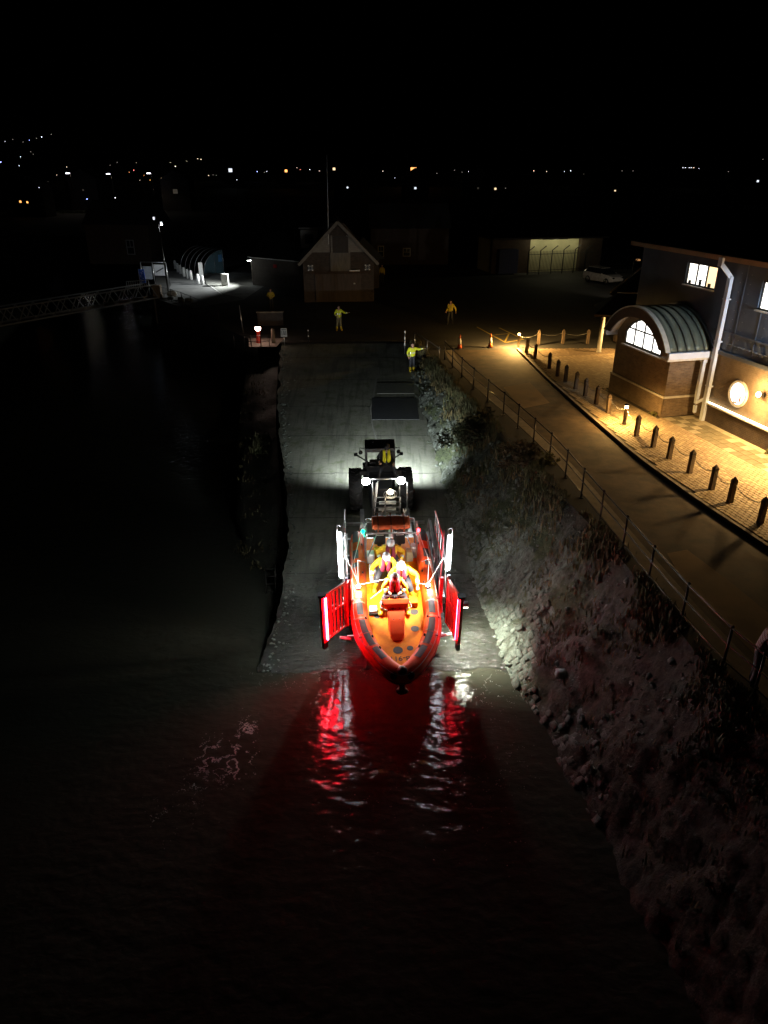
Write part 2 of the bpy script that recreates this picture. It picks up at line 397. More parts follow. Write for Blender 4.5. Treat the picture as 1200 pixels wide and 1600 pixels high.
# river water with real ripples near the slip
def water_mat():
    m = bpy.data.materials.new('river_water'); m.use_nodes = True; nt = m.node_tree
    p = nt.nodes['Principled BSDF']; p.inputs['Base Color'].default_value = (.04, .041, .031, 1)
    p.inputs['Roughness'].default_value = .035; p.inputs['IOR'].default_value = 1.33
    tc = nt.nodes.new('ShaderNodeTexCoord')
    mp = nt.nodes.new('ShaderNodeMapping'); mp.inputs['Scale'].default_value = (.8, 1.5, 1); nt.links.new(tc.outputs['Object'], mp.inputs[0])
    n1 = nt.nodes.new('ShaderNodeTexNoise'); n1.inputs['Scale'].default_value = 2.6; n1.inputs['Detail'].default_value = 6; n1.inputs['Distortion'].default_value = .6
    n2 = nt.nodes.new('ShaderNodeTexNoise'); n2.inputs['Scale'].default_value = 11; n2.inputs['Detail'].default_value = 4
    nt.links.new(mp.outputs[0], n1.inputs['Vector']); nt.links.new(mp.outputs[0], n2.inputs['Vector'])
    ad = nt.nodes.new('ShaderNodeMath'); ad.operation = 'MULTIPLY_ADD'; ad.inputs[1].default_value = .28
    nt.links.new(n2.outputs[0], ad.inputs[0]); nt.links.new(n1.outputs[0], ad.inputs[2])
    b = nt.nodes.new('ShaderNodeBump'); b.inputs['Strength'].default_value = .5; b.inputs['Distance'].default_value = .05
    nt.links.new(ad.outputs[0], b.inputs['Height']); nt.links.new(b.outputs[0], p.inputs['Normal'])
    return m
WM_ = water_mat()
mb = MB(); X0, X1, Y0, Y1, ST = -9., 6.6, 6., 21.2, .055
nx_, ny_ = int((X1 - X0) / ST), int((Y1 - Y0) / ST); vs = []
for j in range(ny_ + 1):
    for i in range(nx_ + 1):
        x, y = X0 + (X1 - X0) * i / nx_, Y0 + (Y1 - Y0) * j / ny_
        e = min(1, i / 12, (nx_ - i) / 12, j / 12, (ny_ - j) / 12)
        w = noise.noise(Vector((x * 1.3 + .6 * math.sin(y), y * 2.6, 0))) * .017 + noise.noise(Vector((x * 3.4, y * 5.6, 4))) * .013 + noise.noise(Vector((x * 7, y * 9.5, 9))) * .0075
        vs.append((x, y, WATER + w * e))
mb.add(vs, [(j * (nx_ + 1) + i, j * (nx_ + 1) + i + 1, (j + 1) * (nx_ + 1) + i + 1, (j + 1) * (nx_ + 1) + i) for j in range(ny_) for i in range(nx_)], True)
for (a, b, c, d) in ((-1500, -80, X0, 220), (X1, -80, 60, 220), (X0, -80, X1, Y0), (X0, Y1, X1, 220)):
    mb.add([(a, b, WATER), (c, b, WATER), (c, d, WATER), (a, d, WATER)], [(0, 1, 2, 3)])
structure(mb.build('river_water', WM_))

# slipway slab
mb = MB(); ny = 420; nx = 70
ysl = [-14 + i * (48.8 + 14) / ny for i in range(ny + 1)]
vs = []
for y in ysl:
    a, b = smooth_tab(TAB_L, y) + .16 * nz(y * .9, 3.3) + .05 * nz(y * 4, 1.2), smooth_tab(TAB_R, y) + .25
    for i in range(nx + 1):
        x = a + (b - a) * i / nx
        z = slip_z(min(y, 48.6)) + .018 * nz(x * .7, y * .7)
        if y < 30:
            k = min(1, (30 - y) / 6)
            z += k * (.035 * nz(x * .9, y * .5, 5) + .010 * noise.noise(Vector((x * 2.6, y * 4.2, 2))) + .006 * noise.noise(Vector((x * 5.5, y * 7.5, 6))))
        vs.append((x, y, z))
fs = [(j * (nx + 1) + i, j * (nx + 1) + i + 1, (j + 1) * (nx + 1) + i + 1, (j + 1) * (nx + 1) + i) for j in range(ny) for i in range(nx)]
mb.add(vs, fs, True)
o = len(vs)
vs2 = []
for j, y in enumerate(ysl):
    v = vs[j * (nx + 1)]; vs2 += [v, (v[0] - .25, v[1], -4)]
mb.add(vs2, [(2 * j, 2 * j + 2, 2 * j + 3, 2 * j + 1) for j in range(ny)])
slip = structure(mb.build('slipway', M_conc))
# newer dark concrete panel let into the slip, and raised transverse ribs across it
M_pan = mat('dark_concrete_panel', (.03, .033, .037), .55, col2=(.022, .024, .028), scale=3, bump=.3, bscale=30)
def slip_panel(name, x0, x1, y0, y1, m, h):
    mb = MB(); q = []
    for t in (h, -.06):
        q += [(x0, y0, slip_z(y0) + t), (x1, y0, slip_z(y0) + t), (x1 - .05, y1, slip_z(y1) + t), (x0 - .03, y1, slip_z(y1) + t)]
    mb.add(q, [(0, 1, 2, 3), (4, 7, 6, 5), (0, 4, 5, 1), (1, 5, 6, 2), (2, 6, 7, 3), (3, 7, 4, 0)])
    return mb.build(name, m, slip)
slip_panel('panel', -.66, 1.9, 36.74, 39.5, M_pan, .03)
slip_panel('panel', -.4, 1.75, 40.1, 41.6, mat('mid_concrete_panel', (.1, .105, .09), .6, bump=.3), .028)
# cast joints across and along the slip
M_jt = mat('joint_filler', (.02, .02, .018), .8, bump=.4)
for k, y in enumerate((23.6, 27.4, 31.1, 34.9, 38.4, 42.1, 45.6)):
    mb = MB(); a, b = smooth_tab(TAB_L, y) + .05, smooth_tab(TAB_R, y) + .1; P = []
    for i in range(25):
        x = a + (b - a) * i / 24; yy_ = y + .02 * nz(x * 2, y, 3) + .05 * nz(x * .4, y, 1); zz_ = slip_z(yy_) + .018 * nz(x * .7, yy_ * .7) + .012; w = .016 + .012 * nz(x * 3, y, 7)
        P += [(x, yy_ - w, zz_), (x, yy_ + w, zz_ + SL * 2 * w)]
    mb.add(P, [(2 * i, 2 * i + 2, 2 * i + 3, 2 * i + 1) for i in range(24)]); mb.build('joint', M_jt, slip)
# gutter of running water down the slip
mb = MB(); cl = [(-.35, 44), (-.6, 40), (-.75, 38), (-.62, 36), (-.35, 34.2), (-.1, 32.5), (.25, 31)]
for i in range(len(cl) - 1):
    (x, y), (x2, y2) = cl[i], cl[i + 1]; w = .035
    mb.add([(x - w, y, slip_z(y) + .024), (x + w, y, slip_z(y) + .024), (x2 + w, y2, slip_z(y2) + .024), (x2 - w, y2, slip_z(y2) + .024)], [(0, 1, 2, 3)])
mb.build('water_trickle', mat('trickle', (.3, .3, .28), .15), slip)

# revetment bank on the right: rough rock and earth, stones pitched on its lower part
mb = MB(); vs = []; NV = 44; ysb = [-8 + i * .15 for i in range(381)]
def bank_pt(y, v, d=True):
    x0, x1 = smooth_tab(TAB_R, y), smooth_tab(TAB_T, y) + .15
    zb = slip_z(y) - .15; zt = 4.0
    if y > 40: zt = 4.0
    x = x0 + (x1 - x0) * v; z = zb + (zt - zb) * (v ** 1.08)
    if d:
        k = math.sin(math.pi * min(1, max(0, v))) ** .6
        a = .30 * nz(x * .6, y * .6, 3) + .16 * nz(x * 2.2 + y * .8, y * 1.3, 8) + .10 * nz(x * 5 + y * 3, y * 4, 2)
        q_ = -.64 * x + .77 * y; st = .3 * nz((.77 * x + .64 * y) * .7, q_ * 3.1, 1) * min(1, max(0, (y - 27) / 4)) + .1 * nz((.77 * x + .64 * y) * .9, q_ * 5, 1)
        x -= (a + st) * k * .8; z += (a + st) * k * .45
    return Vector((x, y, z))
for y in ysb:
    for j in range(NV + 1): vs.append(bank_pt(y, j / NV))
mb.add(vs, [(i * (NV + 1) + j, i * (NV + 1) + j + 1, (i + 1) * (NV + 1) + j + 1, (i + 1) * (NV + 1) + j) for i in range(380) for j in range(NV)], True)
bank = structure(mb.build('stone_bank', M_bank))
def rock_mesh(seed):
    b = MB(); rnd = random.Random(seed)
    n = 3; idx = {}; vv = []; ff = []
    def vid(p):
        k = tuple(round(c, 3) for c in p)
        if k not in idx:
            q = Vector(p); q = q * (1 / max(abs(q.x), abs(q.y), abs(q.z)) * .55 + .45 * 1.15 / q.length) * .5
            d = 1 + .3 * noise.noise(q * 3 + Vector((seed * 7, 0, 0)))
            idx[k] = len(vv); vv.append(q * d)
        return idx[k]
    g = [-1, -.35, .35, 1]
    for ax in range(3):
        for sgn in (-1, 1):
            for i in range(n):
                for j in range(n):
                    q = []
                    for (a, c) in ((i, j), (i + 1, j), (i + 1, j + 1), (i, j + 1)):
                        p = [0, 0, 0]; p[ax] = sgn; p[(ax + 1) % 3] = g[a]; p[(ax + 2) % 3] = g[c]; q.append(vid(p))
                    ff.append(q if sgn > 0 else q[::-1])
    b.add(vv, ff, True)
    return b
ROCKS = [rock_mesh(i) for i in range(10)]
RMES = [r.mesh('stone', M_stone) for r in ROCKS]
def bank_frame(y, v):
    p = bank_pt(y, v, False); du = bank_pt(y + .2, v, False) - p; dv = bank_pt(y, v + .05, False) - p
    du.normalize(); n = du.cross(dv).normalized()
    if n.z < 0: n = -n
    dv = n.cross(du).normalized()
    return p, du, dv, n
cand = []; y = 4.; row = 0
v_len = 5.2
v = .015; row = 0
while v < .80:
    hgt = .17 + .07 * random.random(); y = 3.0 + random.random() * .3
    while y < 33:
        wdt = random.choice((.16, .2, .25, .33)) * random.uniform(.8, 1.2)
        if v < .33 + .3 * nz(y * .45, v * 3, 2) - max(0, (y - 25) * .05) and random.random() > .12 + .5 * v + max(0, 17 - y) * .12 and y > 12.5:
            cand.append((y + wdt / 2, v, wdt, hgt))
        y += wdt + .015
    v += hgt / v_len * 1.02
def rock_M(c):
    y, v, w, h = c
    p, du, dv, n = bank_frame(y, v + .02)
    q = bank_pt(y, v + .02)
    p = p + n * ((q - p).dot(n) * .75 - .02 + random.uniform(-.06, .02))
    rot = Matrix((du, dv, n)).transposed().to_4x4()
    return Matrix.Translation(p) @ rot @ Matrix.Rotation(random.uniform(-.35, .35), 4, 'Z') @ Matrix.Rotation(random.uniform(-.16, .16), 4, 'X') @ Matrix.Diagonal((w * 1.02, h * 1.05, random.uniform(.10, .19), 1))
def cdist(c):
    y, v = c[0], c[1]
    p = bank_pt(y, v); d = (p - Vector((0, 0, 14.5))).length
    vis = p.y > 11.0
    return (0 if vis else 1, d / c[2])
cand.sort(key=cdist)
for c in cand[:290]:
    o = link('stone', random.choice(RMES), bank); o.matrix_basis = rock_M(c)
mb = MB()
for c in cand[290:]:
    r = random.choice(ROCKS); mb.add(r.v, r.f, True, rock_M(c))
stuff(mb.build('stone_facing', M_stone, bank))
mb = MB()                                         # loose rubble higher on the bank and along its foot
for i in range(2600):
    y = random.uniform(12, 44); v = random.choice((random.uniform(.0, .06), random.uniform(.3, .95), random.uniform(.1, .95)))
    s_ = random.uniform(.03, .06) if i % 4 else random.uniform(.06, .15)
    if v > .06 and y < 26: s_ *= .8
    p = bank_pt(y, v)
    r = random.choice(ROCKS)
    mb.add(r.v, r.f, True, Matrix.Translation(p) @ Matrix.Rotation(random.random() * 6, 4, 'Z') @ Matrix.Rotation(random.uniform(.2, 1), 4, 'Y') @ Matrix.Diagonal((s_ * 1.6, s_ * 1.2, s_ * .8, 1)))
for i in range(420):                              # broken stone and silt along the slip's open edge
    y = random.uniform(15.5, 47); x = smooth_tab(TAB_L, y) + .1 + abs(random.gauss(0, .22)); s_ = random.uniform(.02, .07)
    r = random.choice(ROCKS)
    mb.add(r.v, r.f, True, Matrix.Translation((x, y, slip_z(y) + .01)) @ Matrix.Rotation(random.random() * 6, 4, 'Z') @ Matrix.Diagonal((s_ * 1.7, s_ * 1.2, s_ * .7, 1)))
stuff(mb.build('rubble', M_stone))
o = link('pale_rock', RMES[2]); o.location = bank_pt(16.9, .36) + Vector((-.08, 0, .1)); o.scale = (.3, .24, .22)
o.data = RMES[2].copy(); o.data.materials[0] = mat('pale_rock', (.42, .45, .47), .7, bump=.3)
tag(o, 'small pale rock lying alone on the lower bank', 'rock')

# mud berm left of the slip and river bed
mb = MB(); vs = []; ysm = [20 + i * .5 for i in range(58)]
for y in ysm:
    xr = smooth_tab(TAB_L, y) - .2
    w = 2.3 * min(1, max(.0, (y - 19.5) / 10)) + .5
    for j in range(9):
        t = j / 8; x = xr - w * t
        z = slip_z(y) - .75 - .5 * t - (0 if t < .75 else (t - .75) * 10) + .2 * nz(x * .9, y * .7, 4)
        vs.append((x, y, z))
mb.add(vs, [(i * 9 + j, i * 9 + j + 1, (i + 1) * 9 + j + 1, (i + 1) * 9 + j) for i in range(57) for j in range(8)], True)
structure(mb.build('mud_bank', M_mud))

# ------------------------------------------------------------------ grass
def blades(mb, p, n, h, spread, lean=.5):
    for _ in range(n):
        q = p + Vector((random.gauss(0, spread), random.gauss(0, spread), -.03))
        a = random.random() * 6.28; hh = h * random.uniform(.5, 1.25); w = .012 + .012 * random.random()
        d = Vector((math.cos(a), math.sin(a), 0)); s_ = Vector((-d.y, d.x, 0)) * w
        l = random.uniform(.1, lean)
        m1 = q + d * hh * l * .35 + Vector((0, 0, hh * .6)); t = q + d * hh * l + Vector((0, 0, hh * (1 - .35 * l)))
        mb.add([q - s_, q + s_, m1 + s_ * .8, m1 - s_ * .8, t], [(0, 1, 2, 3), (3, 2, 4)])
mb = MB(); mb2 = MB()
for i in range(7500):
    y = 6 + 42 * random.random() ** .9
    t = random.random()
    v = 1.03 - abs(random.gauss(0, .13)) if t < .75 else random.uniform(.3, 1.)
    if y > 30: v = 1.03 - abs(random.gauss(0, .22))
    if v > 1: 
        p = Vector((smooth_tab(TAB_T, y) + .1 + (v - 1) * 8 * random.random(), y, 4.0))
    else: p = bank_pt(y, max(.2, v))
    cl = nz(p.x * .8, p.y * .8, 9)
    if cl < -.15: continue
    blades(mb if cl + random.uniform(-.25, .25) > .05 else mb2, p, 5, .22 + .2 * max(0, cl) + (.12 if y > 28 else 0), .09)
for i in range(500):                             # berm
    y = random.uniform(24, 47.5); x = smooth_tab(TAB_L, y) - random.uniform(.3, 2.2)
    if nz(x, y, 2) > -.05: blades(mb2, Vector((x, y, slip_z(y) - .95)), 4, .2, .08)
for i in range(300):
    y = random.uniform(34.6, 36.2); x = -6.5 + random.uniform(-.3, .3)
    blades(mb, Vector((x, y, slip_z(y) - .8)), 4, .4, .12)
stuff(mb.build('grass', M_grass, recalc=False)); stuff(mb2.build('dry_grass', M_grass2, recalc=False))
# a dark shrub hanging over the bank
def shrub(name, label, centre, rad, n, leafm, cat='shrub', leaf=.09):
    t = thing(name, label, cat, centre)
    mb = MB()
    for k in range(9):
        a = random.random() * 6.28; e = Vector((math.cos(a) * rad[0] * .6, math.sin(a) * rad[1] * .6, rad[2] * random.uniform(.5, 1.4)))
        mb.tube([(0, 0, -.1), e * .5 + Vector((0, 0, .1)), e], [.035, .02, .008], 5)
    mb.build('stem', M_timber, t)
    mb = MB()
    cs = [Vector((random.gauss(0, .45) * rad[0], random.gauss(0, .45) * rad[1], rad[2] * random.uniform(.1, 1.5))) for _ in range(26)]
    for i in range(n):
        c = random.choice(cs); p = c + Vector((random.gauss(0, .14), random.gauss(0, .14), random.gauss(0, .12))) * (rad[0] * 1.3)
        u = Vector((random.gauss(0, 1), random.gauss(0, 1), random.gauss(0, .6))).normalized(); w = u.cross(Vector((random.gauss(0, 1), random.gauss(0, 1), random.gauss(0, 1)))).normalized()
        L_ = leaf * random.uniform(.6, 1.3)
        mb.add([p - u * L_, p + w * L_ * .45, p + u * L_, p - w * L_ * .45], [(0, 1, 2, 3)])
    stuff(mb.build('foliage', leafm, t, recalc=False))
    return t
M_leaf = mat('dark_leaf', (.045, .055, .022), .7, col2=(.03, .035, .015), scale=2)
shrub('shrub', 'big dark shrub hanging over the bank beside the tractor', (4.1, 31.6, 2.6), (1.15, 2.2, 1.0), 5200, M_leaf)
shrub('shrub', 'small brownish shrub below the railing nearer than the big dark one', (5.7, 27.2, 3.5), (.7, 1.1, .5), 1800, mat('brown_leaf', (.11, .075, .035), .8, col2=(.06, .045, .02)))
shrub('shrub', 'yellow-green weed clump at the railing foot', (6.5, 26.3, 3.95), (.28, .35, .3), 500, mat('weed_leaf', (.14, .13, .03), .7), leaf=.06)

# ------------------------------------------------------------------ road, kerb, paving
KERB = [(-60, 22.0), (10, 13.6), (19.31, 11.87), (22.33, 11.11), (26.69, 10.31), (30.03, 9.97), (34.36, 9.55), (39.2, 9.1), (45.4, 8.75), (47.5, 8.6)]
RAIL = [(4.3, 10.0), (6.4, 9.45), (8.5, 9.0), (10.6, 8.6), (12.47, 8.22), (13.46, 7.95), (15.33, 7.68), (17.3, 7.49), (19.19, 7.33), (21.08, 7.15), (22.97, 7.0), (24.78, 6.85), (26.69, 6.65), (28.55, 6.36), (30.5, 6.02), (32.4, 5.66), (34.6, 5.2), (36.9, 4.75), (39.2, 4.35), (41.4, 4.02), (43.4, 3.72)]
yy = list(range(-40, 47, 2))
poly = [(smooth_tab(RAIL, y) + .75, y) for y in yy] + [(smooth_tab(KERB, y) - .15, y) for y in yy[::-1]]
structure(sheet('road', poly, 4.004, M_asph))
poly = [(smooth_tab(RAIL, y) + .2, y) for y in yy] + [(smooth_tab(RAIL, y) + .75, y) for y in yy[::-1]]
structure(sheet('road_edge', poly, 4.004, M_kerb))
structure(sheet('road_patch', [(8.6, 18.9), (9.3, 19.15), (9.8, 17.2), (10.1, 15.7), (11.3, 15.2), (11.5, 9), (9.6, 9), (8.9, 14), (8.45, 17)], 4.008, M_asph2))
structure(sheet('road_patch', [(6.7, 33.4), (8.3, 34.4), (8.0, 38.2), (6.4, 37.2)], 4.008, M_asph2))
pav = thing('pavement', 'block paved footway', 'pavement'); del pav['category']; del pav['label']; structure(pav)
poly = [(smooth_tab(KERB, y), y) for y in yy] + [(17.6, 46), (16.0, 33), (16.0, 26), (40, -40)]
sheet('bedding', poly, 4.085, M_joint).parent = pav
mb = MB()
for a, b in zip(range(-20, 46), range(-19, 47)):
    xa, xb = smooth_tab(KERB, a), smooth_tab(KERB, b)
    k = MB(); k.add([(xa - .15, a + .01, 4), (xa, a + .01, 4), (xa, a + .01, 4.13), (xa - .13, a + .01, 4.13), (xb - .15, b, 4), (xb, b, 4), (xb, b, 4.13), (xb - .13, b, 4.13)], [(0, 1, 2, 3), (7, 6, 5, 4), (0, 3, 7, 4), (3, 2, 6, 7), (1, 5, 6, 2)])
    k.build('kerb_stone', M_kerb, pav)
# paving blocks: building frame directions a (towards the camera) and b (into the building)
BO = Vector((14.70, 31.95, 4.1)); A = Vector((.238, -.971, 0)).normalized(); B = Vector((.971, .238, 0)).normalized()
BM_ = Matrix.Translation(BO) @ Matrix(((A.x, B.x, 0, 0), (A.y, B.y, 0, 0), (0, 0, 1, 0), (0, 0, 0, 1)))
mb = MB(); tones = [M_paver, mat('paving_block_light', (.47, .36, .21), .8, col2=(.36, .27, .16), scale=5, bump=.3), mat('paving_block_brown', (.27, .19, .11), .8, col2=(.2, .14, .08), scale=5, bump=.3)]
rows = 0
bb = -6.2
while bb < 3.4:
    aa = -14.5 + (rows % 2) * .11
    slabzone = bb > -1.75
    if bb > -.06: slabzone = False
    while aa < 13:
        c = BO + A * aa + B * bb
        kx = lerp_tab(KERB, c.y)
        bay = (-5.35 < aa < -.15 and bb > -2.05)
        if bb > -.06 and aa > -6.6: bay = True
        if c.x > kx + .14 and not bay and not (slabzone and aa > -.2) and c.y > 14 and c.y < 46:
            band = int((aa + 30) / 4.4) % 3 == 0 and aa < -4
            mb.cur = (2 if band else random.choice((0, 0, 0, 1)))
            h = random.uniform(-.004, .004)
            Mx = Matrix.Translation((c.x, c.y, 4.085 + h)) @ BM_.to_3x3().to_4x4()
            mb.box((0, 0, 0), (.215, .137, .05), Mx, taper=.95)
        aa += .23
    bb += .152; rows += 1
stuff(mb.build('paving_block', tones, pav, recalc=False))
# larger slabs along the foot of the wall
ns = 0
SB = {}
for ia in range(22):
    for ib in range(4):
        a0 = -.15 + ia * .46; b0 = -1.72 + ib * .42
        c = BO + A * (a0 + .22) + B * (b0 + .2)
        mk = M_slab if (ib == 3 or (ia < 4 and (ia + ib) % 2 == 0) or (ia, ib) in ((7, 2), (9, 2), (13, 1), (11, 2)) or ib == 0 and ia % 5 == 4) else M_slab2
        if mk.name not in SB: SB[mk.name] = MB().box((0, 0, 0), (.44, .40, .06), taper=.98).mesh('paving_slab', mk)
        o = link('paving_slab', SB[mk.name], pav); o.matrix_basis = Matrix.Translation((c.x, c.y, 4.088 + random.uniform(-.004, .004))) @ BM_.to_3x3().to_4x4()
# parking bay marking on the yard beyond the cones
mb = MB()
for p, q in (((6.9, 53.5), (8.2, 48.2)), ((8.2, 48.2), (9.6, 49.2)), ((9.6, 49.2), (8.5, 53.2)), ((7.7, 50.6), (9.1, 51.2)), ((8.2, 48.4), (8.9, 51.1))):
    p = Vector((*p, 4.009)); q = Vector((*q, 4.009)); n = Vector((-(q - p).y, (q - p).x, 0)).normalized() * .06
    mb.add([p - n, p + n, q + n, q - n], [(0, 1, 2, 3)])
structure(mb.build('painted_marking', mat('yellow_line_paint', (.5, .38, .08), .8)))
mb = MB()
p0 = [(-18.9, 69.0), (-17.0, 72.6), (-15.35, 69.3), (-18.4, 75)]
for p, q in (((-17.9, 75.2), (-15.2, 68.9)),):
    p = Vector((*p, 4.012)); q = Vector((*q, 4.012)); n = Vector((-(q - p).y, (q - p).x, 0)).normalized() * .05
    mb.add([p - n, p + n, q + n, q - n], [(0, 1, 2, 3)])
structure(mb.build('painted_line', M_white))
structure(sheet('quay_road', [(-20.0, 66.3), (-16.0, 61.6), (-12.5, 66), (-15.2, 68.9), (-18.3, 75.5), (-22.5, 86), (-25.3, 86), (-21.6, 75)], 4.006, mat('quay_asphalt', (.2, .2, .2), .8, col2=(.14, .14, .14), scale=1, bump=.4, bscale=30)))
qs = structure(sheet('quay_paving', [(-15.1, 69.0), (-12.6, 66.2), (-12.0, 74.8), (-14, 84), (-21, 86), (-18.1, 75.5)], 4.006, mat('quay_setts', (.34, .34, .31), .8, col2=(.16, .16, .15), scale=.9, bump=.5, bscale=4, stretch=(1, 1.6, 1))))
structure(sheet('fuchsia_bed', [(-8.9, 46.9), (-7.1, 46.9), (-6.9, 49.6), (-9.4, 49.6)], 4.006, mat('gravel_bed', (.3, .24, .2), .9, bump=.6, bscale=30))).name = 'gravel_bed'

# ------------------------------------------------------------------ railing (one thing: posts and rails)
rail = thing('railing', 'dark iron three-rail railing along the seaward edge of the road', 'railing')
pm = MB().tube([(0, 0, -.12), (0, 0, 1.1)], .032, 8).ell((0, 0, 1.12), (.05, .05, .05), 8, 6).box((0, 0, .02), (.14, .14, .03)).mesh('post', M_rail)
for y, x in RAIL:
    o = link('post', pm, rail); o.location = (x, y, 4.0)
for h in (.18, .62, 1.08):
    mb = MB(); mb.tube([(x, y, 4 + h) for y, x in RAIL], .022 if h < 1 else .027, 8); mb.build('rail', M_rail, rail)
r2 = thing('railing', 'short pale handrail leaning out at the head of the slipway by the pointing guide', 'railing')
mb = MB(); mb.tube([(2.0, 46.6, 5.0), (2.9, 45.0, 4.75), (3.45, 43.7, 4.6)], .03, 8); mb.build('rail', M_steel, r2)
for p in ((2.0, 46.6), (2.75, 45.3), (3.4, 43.8)):
    MB().tube([(p[0], p[1], 3.9), (p[0], p[1], 4.9 if p[0] < 2.1 else 4.72)], .03, 8).build('post', M_steel, r2)

# ------------------------------------------------------------------ timber bollards with chains, lit bollards
ROW = [(9.0, 44.85), (9.2, 43.16), (9.6, 40.83), (9.7, 39.12), (9.86, 37.92), (10.08, 36.54), (10.26, 35.25), (10.43, 33.82), (10.62, 32.39), (10.95, 29.24), (11.19, 27.81), (11.38, 26.51), (11.63, 25.04), (11.82, 23.48), (12.0, 22.38), (12.3, 20.79), (12.75, 19.0), (13.2, 17.2)]
BACK = [(10.26, 47.42), (11.92, 47.61), (13.58, 47.61)]
mb = MB(); mb.box((0, 0, .42), (.16, .16, .84)); mb.add([(-.08, -.08, .84), (.08, -.08, .84), (.08, .08, .84), (-.08, .08, .84), (0, 0, .97)], [(0, 1, 4), (1, 2, 4), (2, 3, 4), (3, 0, 4)])
post_me = mb.mesh('timber_bollard', M_timber)
cap = MB().box((0, 0, .8), (.172, .172, .025)).mesh('collar', M_dark)
ORD = ['first', 'second', 'third', 'fourth', 'fifth', 'sixth', 'seventh', 'eighth', 'ninth', 'tenth']
FARW = 'timber bollard on the kerb, %s beyond the lit bollard by the bay'
NEARW = 'timber bollard on the kerb, %s nearer than the lit bollard by the bay'
far_i = [i for i, p in enumerate(ROW) if p[1] > 30.8][::-1]; near_i = [i for i, p in enumerate(ROW) if p[1] < 30.8]
for i, (x, y) in enumerate(ROW):
    lab = FARW % ORD[far_i.index(i)] if i in far_i else NEARW % ORD[near_i.index(i)]
    o = link('timber_bollard', post_me); o.location = (x, y, 4.1); o.rotation_euler = (R(random.uniform(-2, 2)), R(random.uniform(-2, 2)), .24 + random.uniform(-.1, .1))
    tag(o, lab, 'bollard', 'timber bollards along the kerb'); link('collar', cap, o)
for i, (x, y) in enumerate(BACK):
    o = link('timber_bollard', post_me); o.location = (x, y, 4.05); o.rotation_euler = (0, 0, .1)
    tag(o, 'timber bollard in the far cross row, %s to the right of the farther lit bollard' % ORD[i], 'bollard', 'timber bollards along the kerb'); link('collar', cap, o)
def chain(p, q, sag, label):
    mb = MB(); p = Vector(p); q = Vector(q); n = max(8, int((q - p).length / .075)); pr = None
    pts = [p.lerp(q, i / n) - Vector((0, 0, sag * 4 * (i / n) * (1 - i / n))) for i in range(n + 1)]
    for i in range(n):
        a, b = pts[i], pts[i + 1]; d = (b - a).normalized(); s_ = d.cross(Vector((0, 0, 1))).normalized()
        u = s_ if i % 2 else Vector((0, 0, 1)); ring = []
        for k in range(8):
            t = 2 * math.pi * k / 8; ring.append((a + b) / 2 + d * math.cos(t) * .052 + u * math.sin(t) * .022)
        mb.tube(ring, .008, 4, closed=True)
    o = mb.build('chain', M_chain, recalc=False); tag(o, label, 'chain', 'chains slung between the bollards')
LIT = [(10.9, 30.79), (8.77, 46.5)]
seq = sorted(ROW + [LIT[0]], key=lambda p: -p[1])
li = seq.index(LIT[0])
for i, (p, q) in enumerate(zip(seq, seq[1:])):
    if 2 < i < 5: continue
    if i < li: lab = 'sagging chain between kerb bollards, %s span beyond the lit bollard by the bay' % ORD[li - 1 - i]
    else: lab = 'sagging chain between kerb bollards, %s span on the near side of the lit bollard' % ORD[i - li]
    chain((p[0], p[1], 4.85), (q[0], q[1], 4.85), .22, lab)
bk = [LIT[1]] + BACK
for i, (p, q) in enumerate(zip(bk, bk[1:])):
    chain((p[0], p[1], 4.8), (q[0], q[1], 4.8), .18, 'chain in the far cross row, %s span right of the farther lit bollard' % ORD[i])
def lit_bollard(x, y, label, power, ang):
    t = thing('lit_bollard', label, 'bollard light', (x, y, 4.1), 0, 'lit bollards in the paving')
    MB().lathe([(.1, 0), (.1, .02), (.085, .03), (.085, .72), (.1, .74), (.1, .76)], 16).build('post', mat('bollard_bronze', (.12, .085, .05), .5, .3), t)
    MB().lathe([(.075, .76), (.075, .90)], 16).build('lamp_glass', M_amber, t)
    MB().lathe([(.12, .90), (.12, .93), (.05, .965), (.01, .97)], 16).build('lamp_cap', M_dark, t)
    for k in range(4):
        a = k * math.pi / 2 + .5; d = Vector((math.cos(a), math.sin(a), 0))
        spot('bollard_lamp', d * .16 + Vector((0, 0, .86)), d * 1.15 + Vector((0, 0, .0)), power / 2, (1, .58, .17), ang, .9, .05, t)
    return t
lit_bollard(*LIT[0], 'lit bollard glowing amber among timber posts by the brick bay', 950, 122)
lit_bollard(*LIT[1], 'farther lit bollard glowing amber at the corner near the traffic cones', 3100, 134)

# ------------------------------------------------------------------ lifeboat station on the right
st = thing('lifeboat_station', 'two-storey building with lit windows, barrel-roofed brick bay and pale drainpipe', 'building', M=BM_)
def part(mb, name, m, p=st, bevel=0): return mb.build(name, m, p, bevel)
